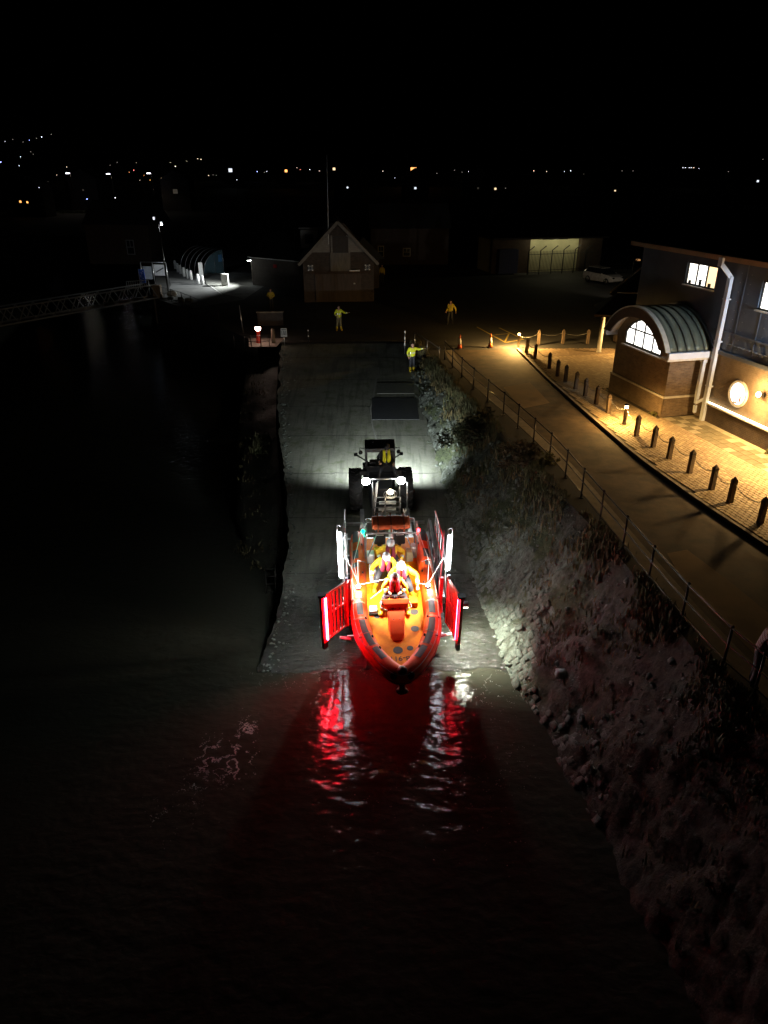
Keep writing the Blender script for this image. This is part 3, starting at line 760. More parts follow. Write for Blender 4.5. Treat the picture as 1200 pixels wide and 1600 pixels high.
# main walls: openings left for the windows
XE = 12.
mb = MB()
mb.b2((-6.3, 0, .0), (XE, .3, 3.2)); mb.b2((-6.3, .3, 0), (-6.0, 10, 6.9)); mb.b2((XE - .3, .3, 0), (XE, 10, 6.9)); mb.b2((-6.3, 9.7, 0), (XE, 10, 6.9))
part(mb, 'wall', M_render)
mb = MB()
W1 = (-2.66, -.52, 5.62, 6.62); W2 = (2.32, 4.4, 5.28, 6.42)
mb.b2((-6.35, -.05, 3.2), (W1[0], .25, 6.95)); mb.b2((W1[0], -.05, 3.2), (W1[1], .25, W1[2])); mb.b2((W1[0], -.05, W1[3]), (W1[1], .25, 6.95))
mb.b2((W1[1], -.05, 3.2), (W2[0], .25, 6.95)); mb.b2((W2[0], -.05, 3.2), (W2[1], .25, W2[2])); mb.b2((W2[0], -.05, W2[3]), (W2[1], .25, 6.95)); mb.b2((W2[1], -.05, 3.2), (XE + .05, .25, 6.95))
part(mb, 'cladding', M_clad)
for i, x in enumerate((1.35, 2.6, 4.2, 5.8)):          # cladding joints: cover strips with fixings
    MB().b2((x - .03, -.068, 3.32), (x + .03, -.052, 5.2 if x in (2.6,) else 6.9)).build('cover_strip', M_clad, st)
mb = MB()
for x in (1.05, 1.65, 2.95, 3.8):
    for k in range(9): mb.ell((x, -.06, 3.5 + k * .38), (.014, .014, .014), 5, 4)
part(mb, 'fixing', M_steel)
part(MB().b2((-.0, -.16, 3.1), (XE + .1, 0, 3.28)), 'string_course', M_clad, bevel=.01)
part(MB().b2((-.0, -.10, 4.02), (XE, -.051, 4.1)), 'flashing', M_clad)
for i in range(9):                                   # streaky pale ends of the fixing rail under the band
    x = 1.2 + i * .38
    MB().b2((x, -.17, 3.62 - .0), (x + random.uniform(.1, .3), -.052, 3.64)).build('bracket', M_steel, st)
part(MB().b2((.3, -.13, 0), (XE, 0, .80)), 'plinth', M_brickd)
part(MB().b2((.28, -.2, .80), (XE, 0, .87)), 'coping', M_white, bevel=.01)
part(MB().b2((.34, -.10, .875), (XE, -.05, .905)), 'light_strip', emit('coping_light_strip', (1, .84, .55), 9))
def window(x0, x1, z0, z1, n, y=.06, m=M_lit, sill=True):
    f = MB(); t = .07
    f.b2((x0, y - .06, z0), (x1, y + .06, z0 + t)); f.b2((x0, y - .06, z1 - t), (x1, y + .06, z1))
    w = (x1 - x0 - t) / n
    for k in range(n + 1): f.b2((x0 + k * w, y - .055, z0 + t), (x0 + k * w + t, y + .055, z1 - t))
    fo = f.build('window', M_frame, st)
    for k in range(n):
        MB().b2((x0 + k * w + t, y - .01, z0 + t), (x0 + (k + 1) * w, y + .012, z1 - t)).build('pane', m[k] if isinstance(m, list) else m, fo)
    if sill: MB().b2((x0 - .05, y - .2, z0 - .06), (x1 + .05, y - .061, z0 - .003)).build('sill', M_trim, fo)
    return fo
M_litw = emit('lit_window_warm', (1, .74, .42), 1.6)
w_ = window(*W1, 3, m=[M_lit, M_litc, M_litw])
for x, h in ((-2.35, .13), (-1.6, .24), (-.95, .15)):    # things on the inner sill
    MB().lathe([(.05, 0), (.08, h * .3), (.06, h * .7), (.09, h)], 8, Matrix.Translation((x, .0, W1[2] + .075))).build('pot', M_dark, w_)
window(*W2, 2, m=M_litc)
# round window
mb = MB(); ring = [(2.3 + .53 * math.cos(t * math.pi / 18), -.04, 1.74 + .53 * math.sin(t * math.pi / 18)) for t in range(36)]
rw = mb.tube(ring, .065, 8, closed=True).build('round_window', M_trim, st)
MB().tube([(x * .93 + 2.3 * .07, -.06, z * .93 + 1.74 * .07) for x, y, z in ring], .028, 6, closed=True).build('inner_ring', M_frame, rw)
MB().add([(2.3, -.03, 1.74)] + [(x * .93 + 2.3 * .07, -.03, z * .93 + 1.74 * .07) for x, y, z in ring], [(0, i + 1, (i + 1) % 36 + 1) for i in range(36)]).build('pane', emit('round_pane', (1, .93, .86), 3.4), rw, recalc=False)
MB().b2((2.42, -.036, 1.42), (2.52, -.032, 1.66)).build('notice', mat('pink_notice', (.8, .3, .25), .6), rw)
MB().b2((2.1, -.036, 1.3), (2.34, -.032, 1.38)).build('desk_edge', mat('desk_buff', (.5, .4, .28), .6), rw)
# wall lights, the nearer one assumed
def wall_light(x, power, glow):
    w = MB().box((x, -.05, 2.1), (.12, .1, .16)).build('wall_light', M_dark, st)
    MB().tube([(x, -.1, 2.12), (x, -.28, 2.16)], .015, 6).build('arm', M_dark, w)
    MB().ell((x, -.3, 2.14), (.1, .1, .12), 10, 8).build('lamp_globe', emit('wall_lamp_globe', (1, .56, .2), 30), w)
    spot('wall_lamp', (x, -.5, 2.2), (x, -.95, .0), power, (1, .64, .25), 145, .6, .3, st)
    point('wall_lamp_glow', (x, -.5, 2.2), glow, (1, .62, .25), .1, st)
wall_light(3.75, 800, 380); wall_light(7.6, 2600, 130)  # second lamp is out of view, assumed from the bright paving
cl_ = MB().box((6.2, -.12, 5.0), (.3, .12, .3)).build('cladding_light', M_dark, st); MB().b2((6.1, -.2, 4.9), (6.3, -.181, 5.1)).build('lens', M_litc, cl_)  # lamp out of view, assumed from the cool light on drainpipe and cladding
spot('assumed_cladding_lamp', (6.2, -.5, 5.0), (-2.2, -1.0, 4.2), 1100, (.62, .8, 1), 52, .6, .04, st)
# eaves and roof
part(MB().b2((-6.7, -.62, 6.98), (XE + .6, -.55, 7.17)), 'fascia', M_fascia)
part(MB().b2((-6.7, -.55, 6.96), (XE + .6, 0, 7.0)), 'soffit', M_fdark)
mb = MB(); mb.add([(-6.8, -.7, 7.19), (XE + .7, -.7, 7.19), (XE + .7, 5, 8.6), (-6.8, 5, 8.6), (XE + .7, 11, 7.19), (-6.8, 11, 7.19)], [(0, 1, 2, 3), (3, 2, 4, 5)])
ro = part(mb, 'roof', M_roof)
mb = MB()
for k in range(20):
    t = k / 20; y = -.7 + 5.7 * t; z = 7.19 + 1.41 * t
    mb.b2((-6.8, y, z + .005), (XE + .7, y + .3, z + .03))
stuff(mb.build('tile_course', M_roof, ro))
# gutter outlet and drainpipes
mb = MB(); mb.b2((.48, -.28, .0), (.68, -.12, 6.35)); mb.bar((.58, -.2, 6.33), (.42, -.6, 6.8), .17, .17); mb.b2((.3, -.74, 6.75), (.54, -.63, 7.1))
dp = part(mb, 'drainpipe', M_pipe)
for z in (1.6, 3.6, 5.4): MB().b2((.45, -.29, z), (.71, -.05, z + .06)).build('bracket', M_pipe, dp)
mb = MB(); mb.b2((.04, -.42, 1.05), (.2, -.26, 2.6)); mb.bar((.12, -.34, 1.07), (.14, -.34, .7), .14, .14); mb.bar((.14, -.34, .72), (.5, -.2, 1.02), .12, .12); mb.bar((.12, -.34, .6), (.1, -.3, .25), .12, .12)
part(mb, 'drainpipe', M_pipe)
part(MB().box((.12, -.34, 2.72), (.24, .22, .24)), 'hopper', M_pipe)
# brick bay
BX0, BX1, BY = -4.98, -.36, -1.72
mb = MB(); mb.b2((BX0, BY, 0), (BX1, BY + .25, 2.72)); mb.b2((BX0, BY + .25, 0), (BX0 + .25, 0, 3.1)); mb.b2((BX1 - .25, BY + .25, 0), (BX1, 0, 3.1))
cx, hw, ze = -2.5, 2.65, 3.15
rise = 1.5; RR = (hw * hw + rise * rise) / (2 * rise); zc = ze + rise - RR
def arc(r, n=28, x=cx, cut=ze):
    a = math.asin(min(1, (cut - zc) / r)); return [(x + r * math.cos(a + (math.pi - 2 * a) * i / n), zc + r * math.sin(a + (math.pi - 2 * a) * i / n)) for i in range(n + 1)]
WX0, WX1, WZ = -4.22, -1.1, 2.62
WR = RR * .62; 
wc = (WX0 + WX1) / 2; whw = (WX1 - WX0) / 2; wh = 1.42; WRR = (whw ** 2 + (wh - .62) ** 2) / (2 * (wh - .62)); wzc = WZ + wh - WRR
def warc(d=0, n=20):
    r = WRR - d; hw_ = whw - d; a = math.acos(hw_ / r)
    return [(wc + r * math.cos(a + (math.pi - 2 * a) * i / n), wzc + r * math.sin(a + (math.pi - 2 * a) * i / n)) for i in range(n + 1)]
up = arc(RR - .12, 20); wa = warc(0, 20)
vs = []; fs = []
for i in range(21):
    for yv in (BY, BY + .25): vs += [(up[i][0], yv, max(2.72, up[i][1])), (wa[i][0], yv, wa[i][1])]
for i in range(20):
    a = i * 4; b = a + 4
    fs += [(a, a + 1, b + 1, b), (a + 2, b + 2, b + 3, a + 3), (a + 1, a + 3, b + 3, b + 1)]
mb.add(vs, fs)
mb.b2((BX0, BY, 2.72), (WX0, BY + .25, 3.3)); mb.b2((WX1, BY, 2.72), (BX1, BY + .25, 3.3))
bay = part(mb, 'bay_wall', M_brick)
mb = MB(); mb.b2((BX0 - .06, BY - .07, .88), (BX1 + .06, BY - .0, .98)); mb.b2((BX1, BY - .07, .88), (BX1 + .07, 0, .98)); mb.b2((BX0 - .07, BY, .88), (BX0, 0, .98))
part(mb, 'bay_coping', M_trim)
mb = MB(); mb.b2((BX0 - .05, BY - .05, 0), (BX1 + .05, BY, .88)); mb.b2((BX1, BY - .05, 0), (BX1 + .05, 0, .88)); part(mb, 'bay_plinth', M_brick)
# arched window
f = MB(); wa1 = warc(.08, 20)
vs = []; fs = []
for i in range(21):
    for yv in (BY - .02, BY + .1): vs += [(wa[i][0], yv, wa[i][1]), (wa1[i][0], yv, wa1[i][1])]
for i in range(20):
    a = i * 4; b = a + 4
    fs += [(a, a + 1, b + 1, b), (a + 2, b + 2, b + 3, a + 3), (a, b, b + 2, a + 2), (a + 1, a + 3, b + 3, b + 1)]
f.add(vs, fs)
f.b2((WX0, BY - .02, WZ), (WX1, BY + .1, WZ + .08)); f.b2((WX0, BY - .02, WZ + .08), (WX0 + .08, BY + .1, wa[20][1])); f.b2((WX1 - .08, BY - .02, WZ + .08), (WX1, BY + .1, wa[0][1]))
q = (WX1 - WX0) / 4
def wtop(x): return wzc + math.sqrt(max(0, (WRR - .05) ** 2 - (x - wc) ** 2))
for k in (1, 2, 3): f.b2((WX0 + k * q - .035, BY - .015, WZ + .08), (WX0 + k * q + .035, BY + .09, wtop(WX0 + k * q)))
f.b2((WX0 + .08, BY - .012, WZ + .78), (WX1 - .08, BY + .088, WZ + .85))
aw = f.build('arched_window', M_frame, st)
for k in range(4):
    xa, xb = WX0 + k * q + .02, WX0 + (k + 1) * q - .02
    MB().b2((xa, BY + .03, WZ + .06), (xb, BY + .05, WZ + .79)).build('pane', M_litc, aw)
    n = 8; pl = [(xa + (xb - xa) * i / n, wtop(xa + (xb - xa) * i / n) - .01) for i in range(n + 1)]
    pl = [(x, max(z, WZ + .86)) for x, z in pl]
    MB().prism([(xa, WZ + .84)] + [(xb, WZ + .84)] + pl[::-1], .02, Matrix.Translation((0, BY + .03, 0))).build('pane', M_litc, aw)
MB().b2((WX0 - .12, BY - .14, WZ - .07), (WX1 + .12, BY - .02, WZ - .004)).build('sill', M_trim, aw)
# barrel vault: panels, standing seams, front ring, soffit
YF = -2.35
oa = arc(RR, 28); ns_ = 5
wp = (0 - YF - .12) / ns_
for k in range(ns_):
    y0, y1 = YF + .12 + k * wp, YF + .12 + (k + 1) * wp - .012
    mb = MB(); ia = arc(RR - .1, 28)
    vs = [];
    for i in range(29): vs += [(oa[i][0], y0, oa[i][1]), (oa[i][0], y1, oa[i][1]), (ia[i][0], y1, ia[i][1]), (ia[i][0], y0, ia[i][1])]
    fs = []
    for i in range(28):
        a = i * 4; b = a + 4
        for c in range(4): fs.append((a + c, a + (c + 1) % 4, b + (c + 1) % 4, b + c))
    fs += [(0, 1, 2, 3), (112, 113, 114, 115)]
    mb.add(vs, fs, True); part(mb, 'roof_panel', M_zinc)
    o2 = arc(RR + .035, 28)
    if k: part(MB().tube([(x, y0 - .006, z) for x, z in o2], .022, 5), 'standing_seam', mat('seam_dark', (.03, .035, .03), .5))
def ring_part(name, r0, r1, y0, y1, m):
    a0, a1 = arc(r0, 28), arc(r1, 28); vs = []
    for i in range(29): vs += [(a1[i][0], y0, a1[i][1]), (a1[i][0], y1, a1[i][1]), (a0[i][0], y1, a0[i][1]), (a0[i][0], y0, a0[i][1])]
    fs = []
    for i in range(28):
        a = i * 4; b = a + 4
        for c in range(4): fs.append((a + c, a + (c + 1) % 4, b + (c + 1) % 4, b + c))
    fs += [(0, 1, 2, 3), (112, 113, 114, 115)]
    mb = MB(); mb.add(vs, fs); return part(mb, name, m)
ring_part('arch_fascia', RR - .46, RR - .0, YF - .06, YF + .0, M_fdark)
ring_part('arch_trim', RR + .003, RR + .06, YF - .08, YF + .15, M_trim)
ring_part('arch_soffit', RR - .2, RR - .14, YF + .003, BY - .003, mat('pale_soffit', (.6, .56, .48), .6))
ring_part('back_flashing', RR + .003, RR + .1, -.14, -.053, M_steel)
part(MB().b2((cx + hw - .02, YF + .05, ze - .3), (cx + hw + .16, -.05, ze - .02)), 'bay_gutter', M_pipe, bevel=.015)
part(MB().b2((BX1, YF + .05, ze - .4), (cx + hw + .1, -.05, ze - .303)), 'bay_eave_board', M_trim)
part(MB().b2((cx - hw - .16, YF + .05, ze - .3), (cx - hw + .02, -.05, ze - .02)), 'bay_gutter', M_pipe, bevel=.015)
# lower wing beyond the bay with a tiled roof, and the porch on a round post
wg = thing('station_wing', 'low dark wing with steep tiled roof and pale verge beyond the bay', 'building', M=BM_ @ Matrix.Translation((0, 0, 0)))
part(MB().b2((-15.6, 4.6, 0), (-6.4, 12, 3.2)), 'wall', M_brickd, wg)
mb = MB(); mb.prism([(4.2, 3.1), (8.2, 6.0), (12.4, 3.1)], 9.6, Matrix.Translation((-6.35, 0, 0)) @ Matrix.Rotation(R(90), 4, 'Z'))
rf = part(mb, 'roof', M_roof, wg)
for k in range(13):
    t = k / 13; y = 4.2 + 3.9 * t; z = 3.13 + 2.83 * t
    MB().bar((-15.9, y, z), (-6.4, y, z), .36, .05, up=(0, -.587, .81)).build('tile_course', M_roof, rf)
part(MB().bar((-15.98, 4.15, 3.14), (-15.98, 8.2, 6.08), .12, .1), 'verge', M_trim, wg)
pc = thing('entrance_porch', 'dark hipped porch canopy on a pale round post beyond the bay', 'porch', (14.9, 45.4, 4.1), -.24)
MB().lathe([(.17, 0), (.17, .05), (.13, .08), (.13, 2.3)], 16, Matrix.Translation((-1.15, -.75, 0))).build('post', M_trim, pc)
MB().lathe([(.17, 0), (.17, .05), (.13, .08), (.13, 2.3)], 16, Matrix.Translation((1.5, -.75, 0))).build('post', M_trim, pc)
mb = MB(); mb.add([(-1.7, -1.4, 2.45), (2.2, -1.4, 2.45), (2.2, 2, 2.45), (-1.7, 2, 2.45), (-.4, .3, 3.5), (1.2, .3, 3.5)], [(0, 1, 5, 4), (1, 2, 5), (2, 3, 4, 5), (3, 0, 4), (3, 2, 1, 0)])
mb.build('canopy_roof', M_roof, pc)
MB().b2((-1.72, -1.42, 2.3), (2.22, -1.34, 2.45)).build('fascia', M_fdark, pc)
MB().bar((-.45, .3, 3.53), (1.25, .3, 3.53), .12, .06).build('ridge', M_trim, pc)
MB().bar((1.2, .3, 3.53), (2.2, -1.4, 2.5), .1, .05).build('hip', M_fascia, pc)
pl_ = MB().lathe([(.1, 0), (.12, .04), (.1, .08)], 12, Matrix.Translation((.2, -1.0, 2.2))).build('assumed_soffit_lamp', emit('assumed_porch_lamp', (1, .7, .35), 8), pc)  # unseen lamp under the canopy, assumed from the lit post and paving
point('porch_light', (.2, -1.0, 2.05), 560, (1, .6, .2), .08, pc)
# weeds along the wall foot
for i, (a_, b_) in enumerate(((5.0, -.3), (5.6, -.28), (6.3, -.3), (-.6, -1.95))):
    p = BO + A * a_ + B * b_
    shrub('weed', ['green weed at the wall foot, farthest of those under the wall light', 'middle green weed at the wall foot under the wall light', 'nearest green weed at the wall foot by the slabs', 'low yellowish weed at the foot of the brick bay corner'][i], (p.x, p.y, 4.1), (.16, .16, .12), 160, mat('weed_leaf', (.14, .13, .03), .7), 'weed', .05)

# ------------------------------------------------------------------ traffic cones
def cone(x, y, label):
    t = thing('traffic_cone', label, 'traffic cone', (x, y, 4.004), random.random(), 'traffic cones closing the road')
    MB().box((0, 0, .02), (.42, .42, .04)).build('base', M_black, t, .01)
    ro_, rt = .16, .03; h = .9
    rr = lambda z: ro_ + (rt - ro_) * z / h
    for nm, a, b, m in (('cone_foot', .04, .3, mat('cone_orange', (.75, .13, .02), .5)), ('white_sleeve', .3, .66, mat('cone_sleeve', (.8, .8, .78), .35)), ('cone_tip', .66, .93, MATS['cone_orange'])):
        MB().lathe([(rr(a), a), (rr(b), b)], 16).build(nm, m, t)
cone(4.92, 46.36, 'orange and white traffic cone nearer the railing'); cone(6.98, 46.73, 'orange and white traffic cone nearer the lit bollard')

# ------------------------------------------------------------------ frame of the slip under the boat
TH = math.atan(SL)
SF = Matrix.Translation((.36, 20, 0)) @ Matrix.Rotation(TH, 4, 'X') @ Matrix.Rotation(R(2.7), 4, 'Z')
def up_at(x, y, z, rz=0):                        # an upright frame standing on a point of the boat frame
    p = SF @ Vector((x, y, z)); return Matrix.Translation(p) @ Matrix.Rotation(rz, 4, 'Z') @ Matrix.Scale(1.1, 4)

# ------------------------------------------------------------------ lifeboat
bt = thing('lifeboat', 'orange inflatable lifeboat on its red-gated launching trailer', 'lifeboat', M=SF)
TZ = 1.66
half = [(4.05, 1.18), (3, 1.18), (2, 1.18), (1, 1.185), (0, 1.18), (-.8, 1.15), (-1.5, 1.05), (-2.1, .87), (-2.6, .63), (-3.0, .37), (-3.24, .13), (-3.28, 0)]
def tz(y): return TZ + .13 * max(0, min(1, (-y - .5) / 2.5))
path = [(-x, y, tz(y)) for y, x in half] + [(x, y, tz(y)) for y, x in half[::-1][1:]]
# smooth the path
def catmull(P, n=6):
    P = [Vector(p) for p in P]; out = []
    for i in range(len(P) - 1):
        p0, p1, p2, p3 = P[max(0, i - 1)], P[i], P[i + 1], P[min(len(P) - 1, i + 2)]
        for k in range(n):
            t = k / n; out.append(.5 * ((2 * p1) + (p2 - p0) * t + (2 * p0 - 5 * p1 + 4 * p2 - p3) * t * t + (3 * p1 - p0 - 3 * p2 + p3) * t ** 3))
    return out + [P[-1]]
tp = catmull(path, 5)
rad = [.27] * len(tp); rad[0] = .1; rad[1] = .2; rad[2] = .25; rad[-1] = .1; rad[-2] = .2; rad[-3] = .25
tubeo = MB().tube(tp, rad, 20).build('inflatable_tube', M_orange, bt)
# bands round the tube and black rubbing strake
mb = MB()
off = []
for i, p in enumerate(tp):
    d = (tp[min(i + 1, len(tp) - 1)] - tp[max(i - 1, 0)]).normalized(); nrm = d.cross(Vector((0, 0, 1))).normalized()
    if nrm.dot(Vector((p.x, p.y - 1.5, 0))) < 0: nrm = -nrm
    off.append((p, d, nrm))
MB().tube([p + n * .262 + Vector((0, 0, -.09)) for p, d, n in off[2:-2]], .03, 6).build('rubbing_strake', mat('strake_red', (.4, .03, .02), .5), bt)
MB().tube([p + n * .19 + Vector((0, 0, -.2)) for p, d, n in off[2:-2]], .018, 6).build('lower_strake', M_white, bt)
lead = MB().tube([p + n * .2 + Vector((0, 0, .19)) for p, d, n in off[4:-4]], .011, 5).build('lifeline', M_rope, bt)
def on_tube(s, ang, r=.27):
    i = min(len(off) - 1, max(0, s)); p, d, n = off[int(i)]
    return p + (n * math.sin(ang) + Vector((0, 0, 1)) * math.cos(ang)) * r, d, n
def nearest(x, y): return min(range(len(tp)), key=lambda i: (tp[i].x - x) ** 2 + (tp[i].y - y) ** 2)
def tube_patch(name, x, y, ln, a0, a1, m, lift=.004, parent=tubeo):
    i = nearest(x, y); cum = 0; ids = []
    c = tp[i]
    mb = MB(); N = 8; K = 5; vs = []
    # walk along the path
    def walk(dist):
        j = i; p = tp[i].copy(); s_ = 1 if dist > 0 else -1; rest = abs(dist)
        while 0 <= j + s_ < len(tp):
            L_ = (tp[j + s_] - tp[j]).length
            if L_ >= rest:
                t = rest / L_; a, b = off[j], off[j + s_]
                return a[0].lerp(b[0], t), a[2].lerp(b[2], t).normalized()
            rest -= L_; j += s_
        return off[j][0], off[j][2]
    for k in range(K + 1):
        p, n = walk(-ln / 2 + ln * k / K)
        for q in range(N + 1):
            a = a0 + (a1 - a0) * q / N
            vs.append(p + (n * math.sin(a) + Vector((0, 0, math.cos(a)))) * (.27 + lift))
    mb.add(vs, [(k * (N + 1) + q, k * (N + 1) + q + 1, (k + 1) * (N + 1) + q + 1, (k + 1) * (N + 1) + q) for k in range(K) for q in range(N)], True)
    return mb.build(name, m, parent)
PY = [(1.18, .15), (1.13, -.5), (1.02, -1.28)]
for sx in (-1, 1):
    for (x, y, ln) in ((1.17, .1, .36), (1.16, -.5, .62), (1.05, -1.3, .68), (.91, -1.98, .58), (.62, -2.6, .56)):
        tube_patch('grab_patch', sx * x, y, ln, -.42, .34, M_patch)
    for (x, y, ln) in ((1.18, 3.45, .7), (1.18, 2.4, .5), (1.18, 1.75, .26)):
        tube_patch('grab_patch', sx * x, y, ln, -.1, .7, M_patch)
    for (x, y) in ((1.18, 3.0), (1.18, 1.3), (1.18, .72), (1.1, -.95), (.95, -1.9), (.72, -2.35)):
        i = nearest(sx * x, y); p, d, n = on_tube(i, -.62, .275)
        MB().ell((0, 0, 0), (.055, .055, .03), 10, 6, Matrix.Translation(p) @ n.to_track_quat('Z', 'Y').to_matrix().to_4x4()).build('valve', M_black, tubeo)
    for (x, y) in ((1.1, -1.0), (.98, -1.75), (1.18, 0)):
        i = nearest(sx * x, y); p, d, n = on_tube(i, .75, .275)
        MB().box((0, 0, 0), (.1, .07, .05), Matrix.Translation(p) @ n.to_track_quat('X', 'Z').to_matrix().to_4x4()).build('handle_patch', mat('strake_red', (.4, .03, .02), .5), tubeo)
    for ln_y in (-.12, -.9, -1.66, -2.28):
        i = nearest(sx * 1.1, ln_y)
        tube_patch('tube_band', sx * 1.1, ln_y, .07, -.75, .75, mat('band_pale', (.8, .3, .14), .5), .003)
# deck, hull
mb = MB(); dk = [(-.98, 4.0), (.98, 4.0)] + [(max(0, x - .17), y) for y, x in half[4:9]] + [(0.16, -3.0), (-.16, -3.0)] + [(-max(0, x - .17), y) for y, x in half[4:9][::-1]]
n = len(dk); zz = lambda y: 1.42
mb.add([(x, y, 1.44) for x, y in dk] + [(x * .3, y * .97, .75 if y > -2 else 1.1) for x, y in dk], [list(range(n))] + [(i, i + n, (i + 1) % n + n, (i + 1) % n) for i in range(n)] + [list(range(n, 2 * n))[::-1]])
mb.build('hull', M_deck, bt)
for (x, y, r) in ((-.02, -1.93, .15), (.36, -1.86, .1), (.58, -1.0, .13), (.62, -.2, .14), (-.6, -.35, .1)):
    MB().lathe([(r, 1.441), (r, 1.448)], 18, Matrix.Translation((x, y, 0)), False).build('deck_hatch', M_black, bt)
def text(body, size, M, m, parent, name='lettering'):
    c = bpy.data.curves.new('lettering', 'FONT'); c.body = body; c.size = size; c.align_x = 'CENTER'; c.align_y = 'CENTER'; c.extrude = .002
    o = bpy.data.objects.new('tmp', c); COL.objects.link(o); bpy.context.view_layer.update()
    me = bpy.data.meshes.new_from_object(o.evaluated_get(bpy.context.evaluated_depsgraph_get())); bpy.data.objects.remove(o); me.materials.clear(); me.materials.append(m)
    t = link(name, me, parent); t.matrix_basis = M; return t
text('B-911', .27, Matrix.Translation((.02, -2.28, 1.446)) @ Matrix.Rotation(math.pi, 4, 'Z'), M_black, bt)
# console pod and seats
mb = MB(); prof = [(-.34, .0, .36), (-.5, -.12, .42)]
def loft(secs, m, name, parent, smooth=True, bevel=.02):          # secs: (y, zbottom, ztop, halfwidth bottom, halfwidth top)
    mb = MB(); vs = []
    for y, z0, z1, w0, w1 in secs: vs += [(-w0, y, z0), (w0, y, z0), (w1, y, z1), (-w1, y, z1)]
    k = len(secs); fs = [(0, 1, 2, 3), tuple(4 * (k - 1) + i for i in (3, 2, 1, 0))]
    for i in range(k - 1):
        for c in range(4): fs.append((4 * i + c, 4 * i + 4 + c, 4 * i + 4 + (c + 1) % 4, 4 * i + (c + 1) % 4))
    mb.add(vs, fs); return mb.build(name, m, parent, bevel)
con = loft([(-.22, 1.44, 2.05, .18, .44), (-.42, 1.44, 2.22, .18, .46), (-.56, 1.44, 2.12, .18, .40), (-.6, 1.44, 1.98, .26, .29), (-.95, 1.44, 1.84, .26, .25), (-1.38, 1.44, 1.62, .22, .2), (-1.55, 1.44, 1.5, .14, .12)], M_consol, 'console', bt)
for x, y in ((-.1, -.62), (.1, -.62), (-.1, -.98), (.1, -.98)): MB().ell((x, y, 2.0 if y > -.8 else 1.86), (.02, .02, .015), 8, 5).build('screw', M_black, con)
MB().b2((-.36, -.26, 2.16), (.36, -.18, 2.2)).build('dashboard', M_dark, con)
MB().lathe([(.05, 0), (.05, .06), (.02, .09)], 12, Matrix.Translation((0, -.36, 2.21))).build('compass', M_dark, con)
st2 = MB(); st2.tube([(.2 * math.cos(t * math.pi / 9), -.12 + .07 * math.sin(t * math.pi / 9), 2.22 + .19 * math.sin(t * math.pi / 9)) for t in range(18)], .015, 6, closed=True); st2.build('steering_wheel', M_black, con)
mb = MB(); mb.tube([(-.44, -.3, 2.0), (-.5, -.62, 2.05), (-.3, -.72, 2.0)], .016, 6); mb.tube([(.44, -.3, 2.0), (.5, -.62, 2.05), (.3, -.72, 2.0)], .016, 6); mb.build('grab_rail', M_steel, con)
for (x, y) in ((0, .25), (-.28, 1.35), (.3, .95), (0, 2.0)):
    s_ = loft([(y - .3, 1.44, 1.92, .14, .15), (y, 1.44, 1.95, .15, .16), (y + .3, 1.44, 2.0, .14, .15), (y + .36, 1.44, 2.25, .12, .12)], M_black, 'seat', bt, bevel=.03)
# deck boxes and gear
for (x, y, sx, sy, sz, m, nm) in ((-.68, 1.6, .24, .38, .5, M_white, 'label_card'), (-.72, -.15, .26, .3, .16, M_white, 'first_aid_pouch'), (-.42, -.05, .14, .22, .3, M_white, 'gear_bag'), (.62, .25, .3, .5, .22, M_deck, 'locker'), (.68, 2.6, .25, .3, .45, mat('buff_bag', (.55, .48, .3), .8, bump=.6), 'gear_bag'), (-.72, 2.55, .28, .3, .42, M_white, 'gear_bag'), (-.5, 2.7, .2, .2, .5, M_yel, 'gear_bag'), (.5, 1.9, .26, .26, .3, M_yel, 'gear_bag'), (.85, 2.8, .2, .3, .5, M_refl, 'gear_bag')):
    g = MB().box((x, y, 1.46 + sz / 2), (sx, sy, sz)).build(nm, m, bt, .04)
    if nm == 'label_card':
        text('R', .26, Matrix.Translation((x, y - .195, 1.46 + sz / 2)) @ Matrix.Rotation(R(90), 4, 'X'), M_vestr, g)
    if nm == 'first_aid_pouch': MB().box((x, y - .02, 1.5), (.3, .34, .06)).build('strap', M_black, g)
# roll bar, righting bag, stern lamps, aerial, engines
mb = MB(); RB = 2.3
for y, z in ((RB, 2.86), (RB + .75, 2.95)):
    mb.tube(catmull([(-.9, y + .1, 1.7), (-.9, y, 2.5), (-.84, y, z - .05), (-.7, y, z), (.7, y, z), (.84, y, z - .05), (.9, y, 2.5), (.9, y + .1, 1.7)], 4), .032, 8)
mb.tube([(-.85, RB, 2.84), (-.85, RB + .75, 2.93)], .028, 8); mb.tube([(.85, RB, 2.84), (.85, RB + .75, 2.93)], .028, 8)
mb.tube([(-.5, RB, 2.86), (-.82, RB + .1, 1.8)], .022, 6); mb.tube([(.5, RB, 2.86), (.82, RB + .1, 1.8)], .022, 6)
mb.build('roll_bar', M_steel, bt)
pr = [(0.30 * math.cos(t), 0, .2 * math.sin(t)) for t in [i * math.pi / 8 for i in range(16)]]
mb = MB(); vs = []
for k in range(15):
    x = -.66 + 1.32 * k / 14; s_ = (.86 if k in (0, 14) else 1) + .05 * math.sin(k * 2.3)
    for j in range(16):
        t = j * math.pi / 8; vs.append((x, RB + .38 + .36 * s_ * math.copysign(abs(math.cos(t)) ** .7, math.cos(t)), 3.06 + .13 * s_ * math.copysign(abs(math.sin(t)) ** .8, math.sin(t)) + .015 * math.sin(k * 3.1 + j)))
mb.add(vs, [(k * 16 + j, k * 16 + (j + 1) % 16, (k + 1) * 16 + (j + 1) % 16, (k + 1) * 16 + j) for k in range(14) for j in range(16)] + [list(range(16)), list(range(224, 240))], True)
ab = mb.build('righting_airbag', M_bag, bt)
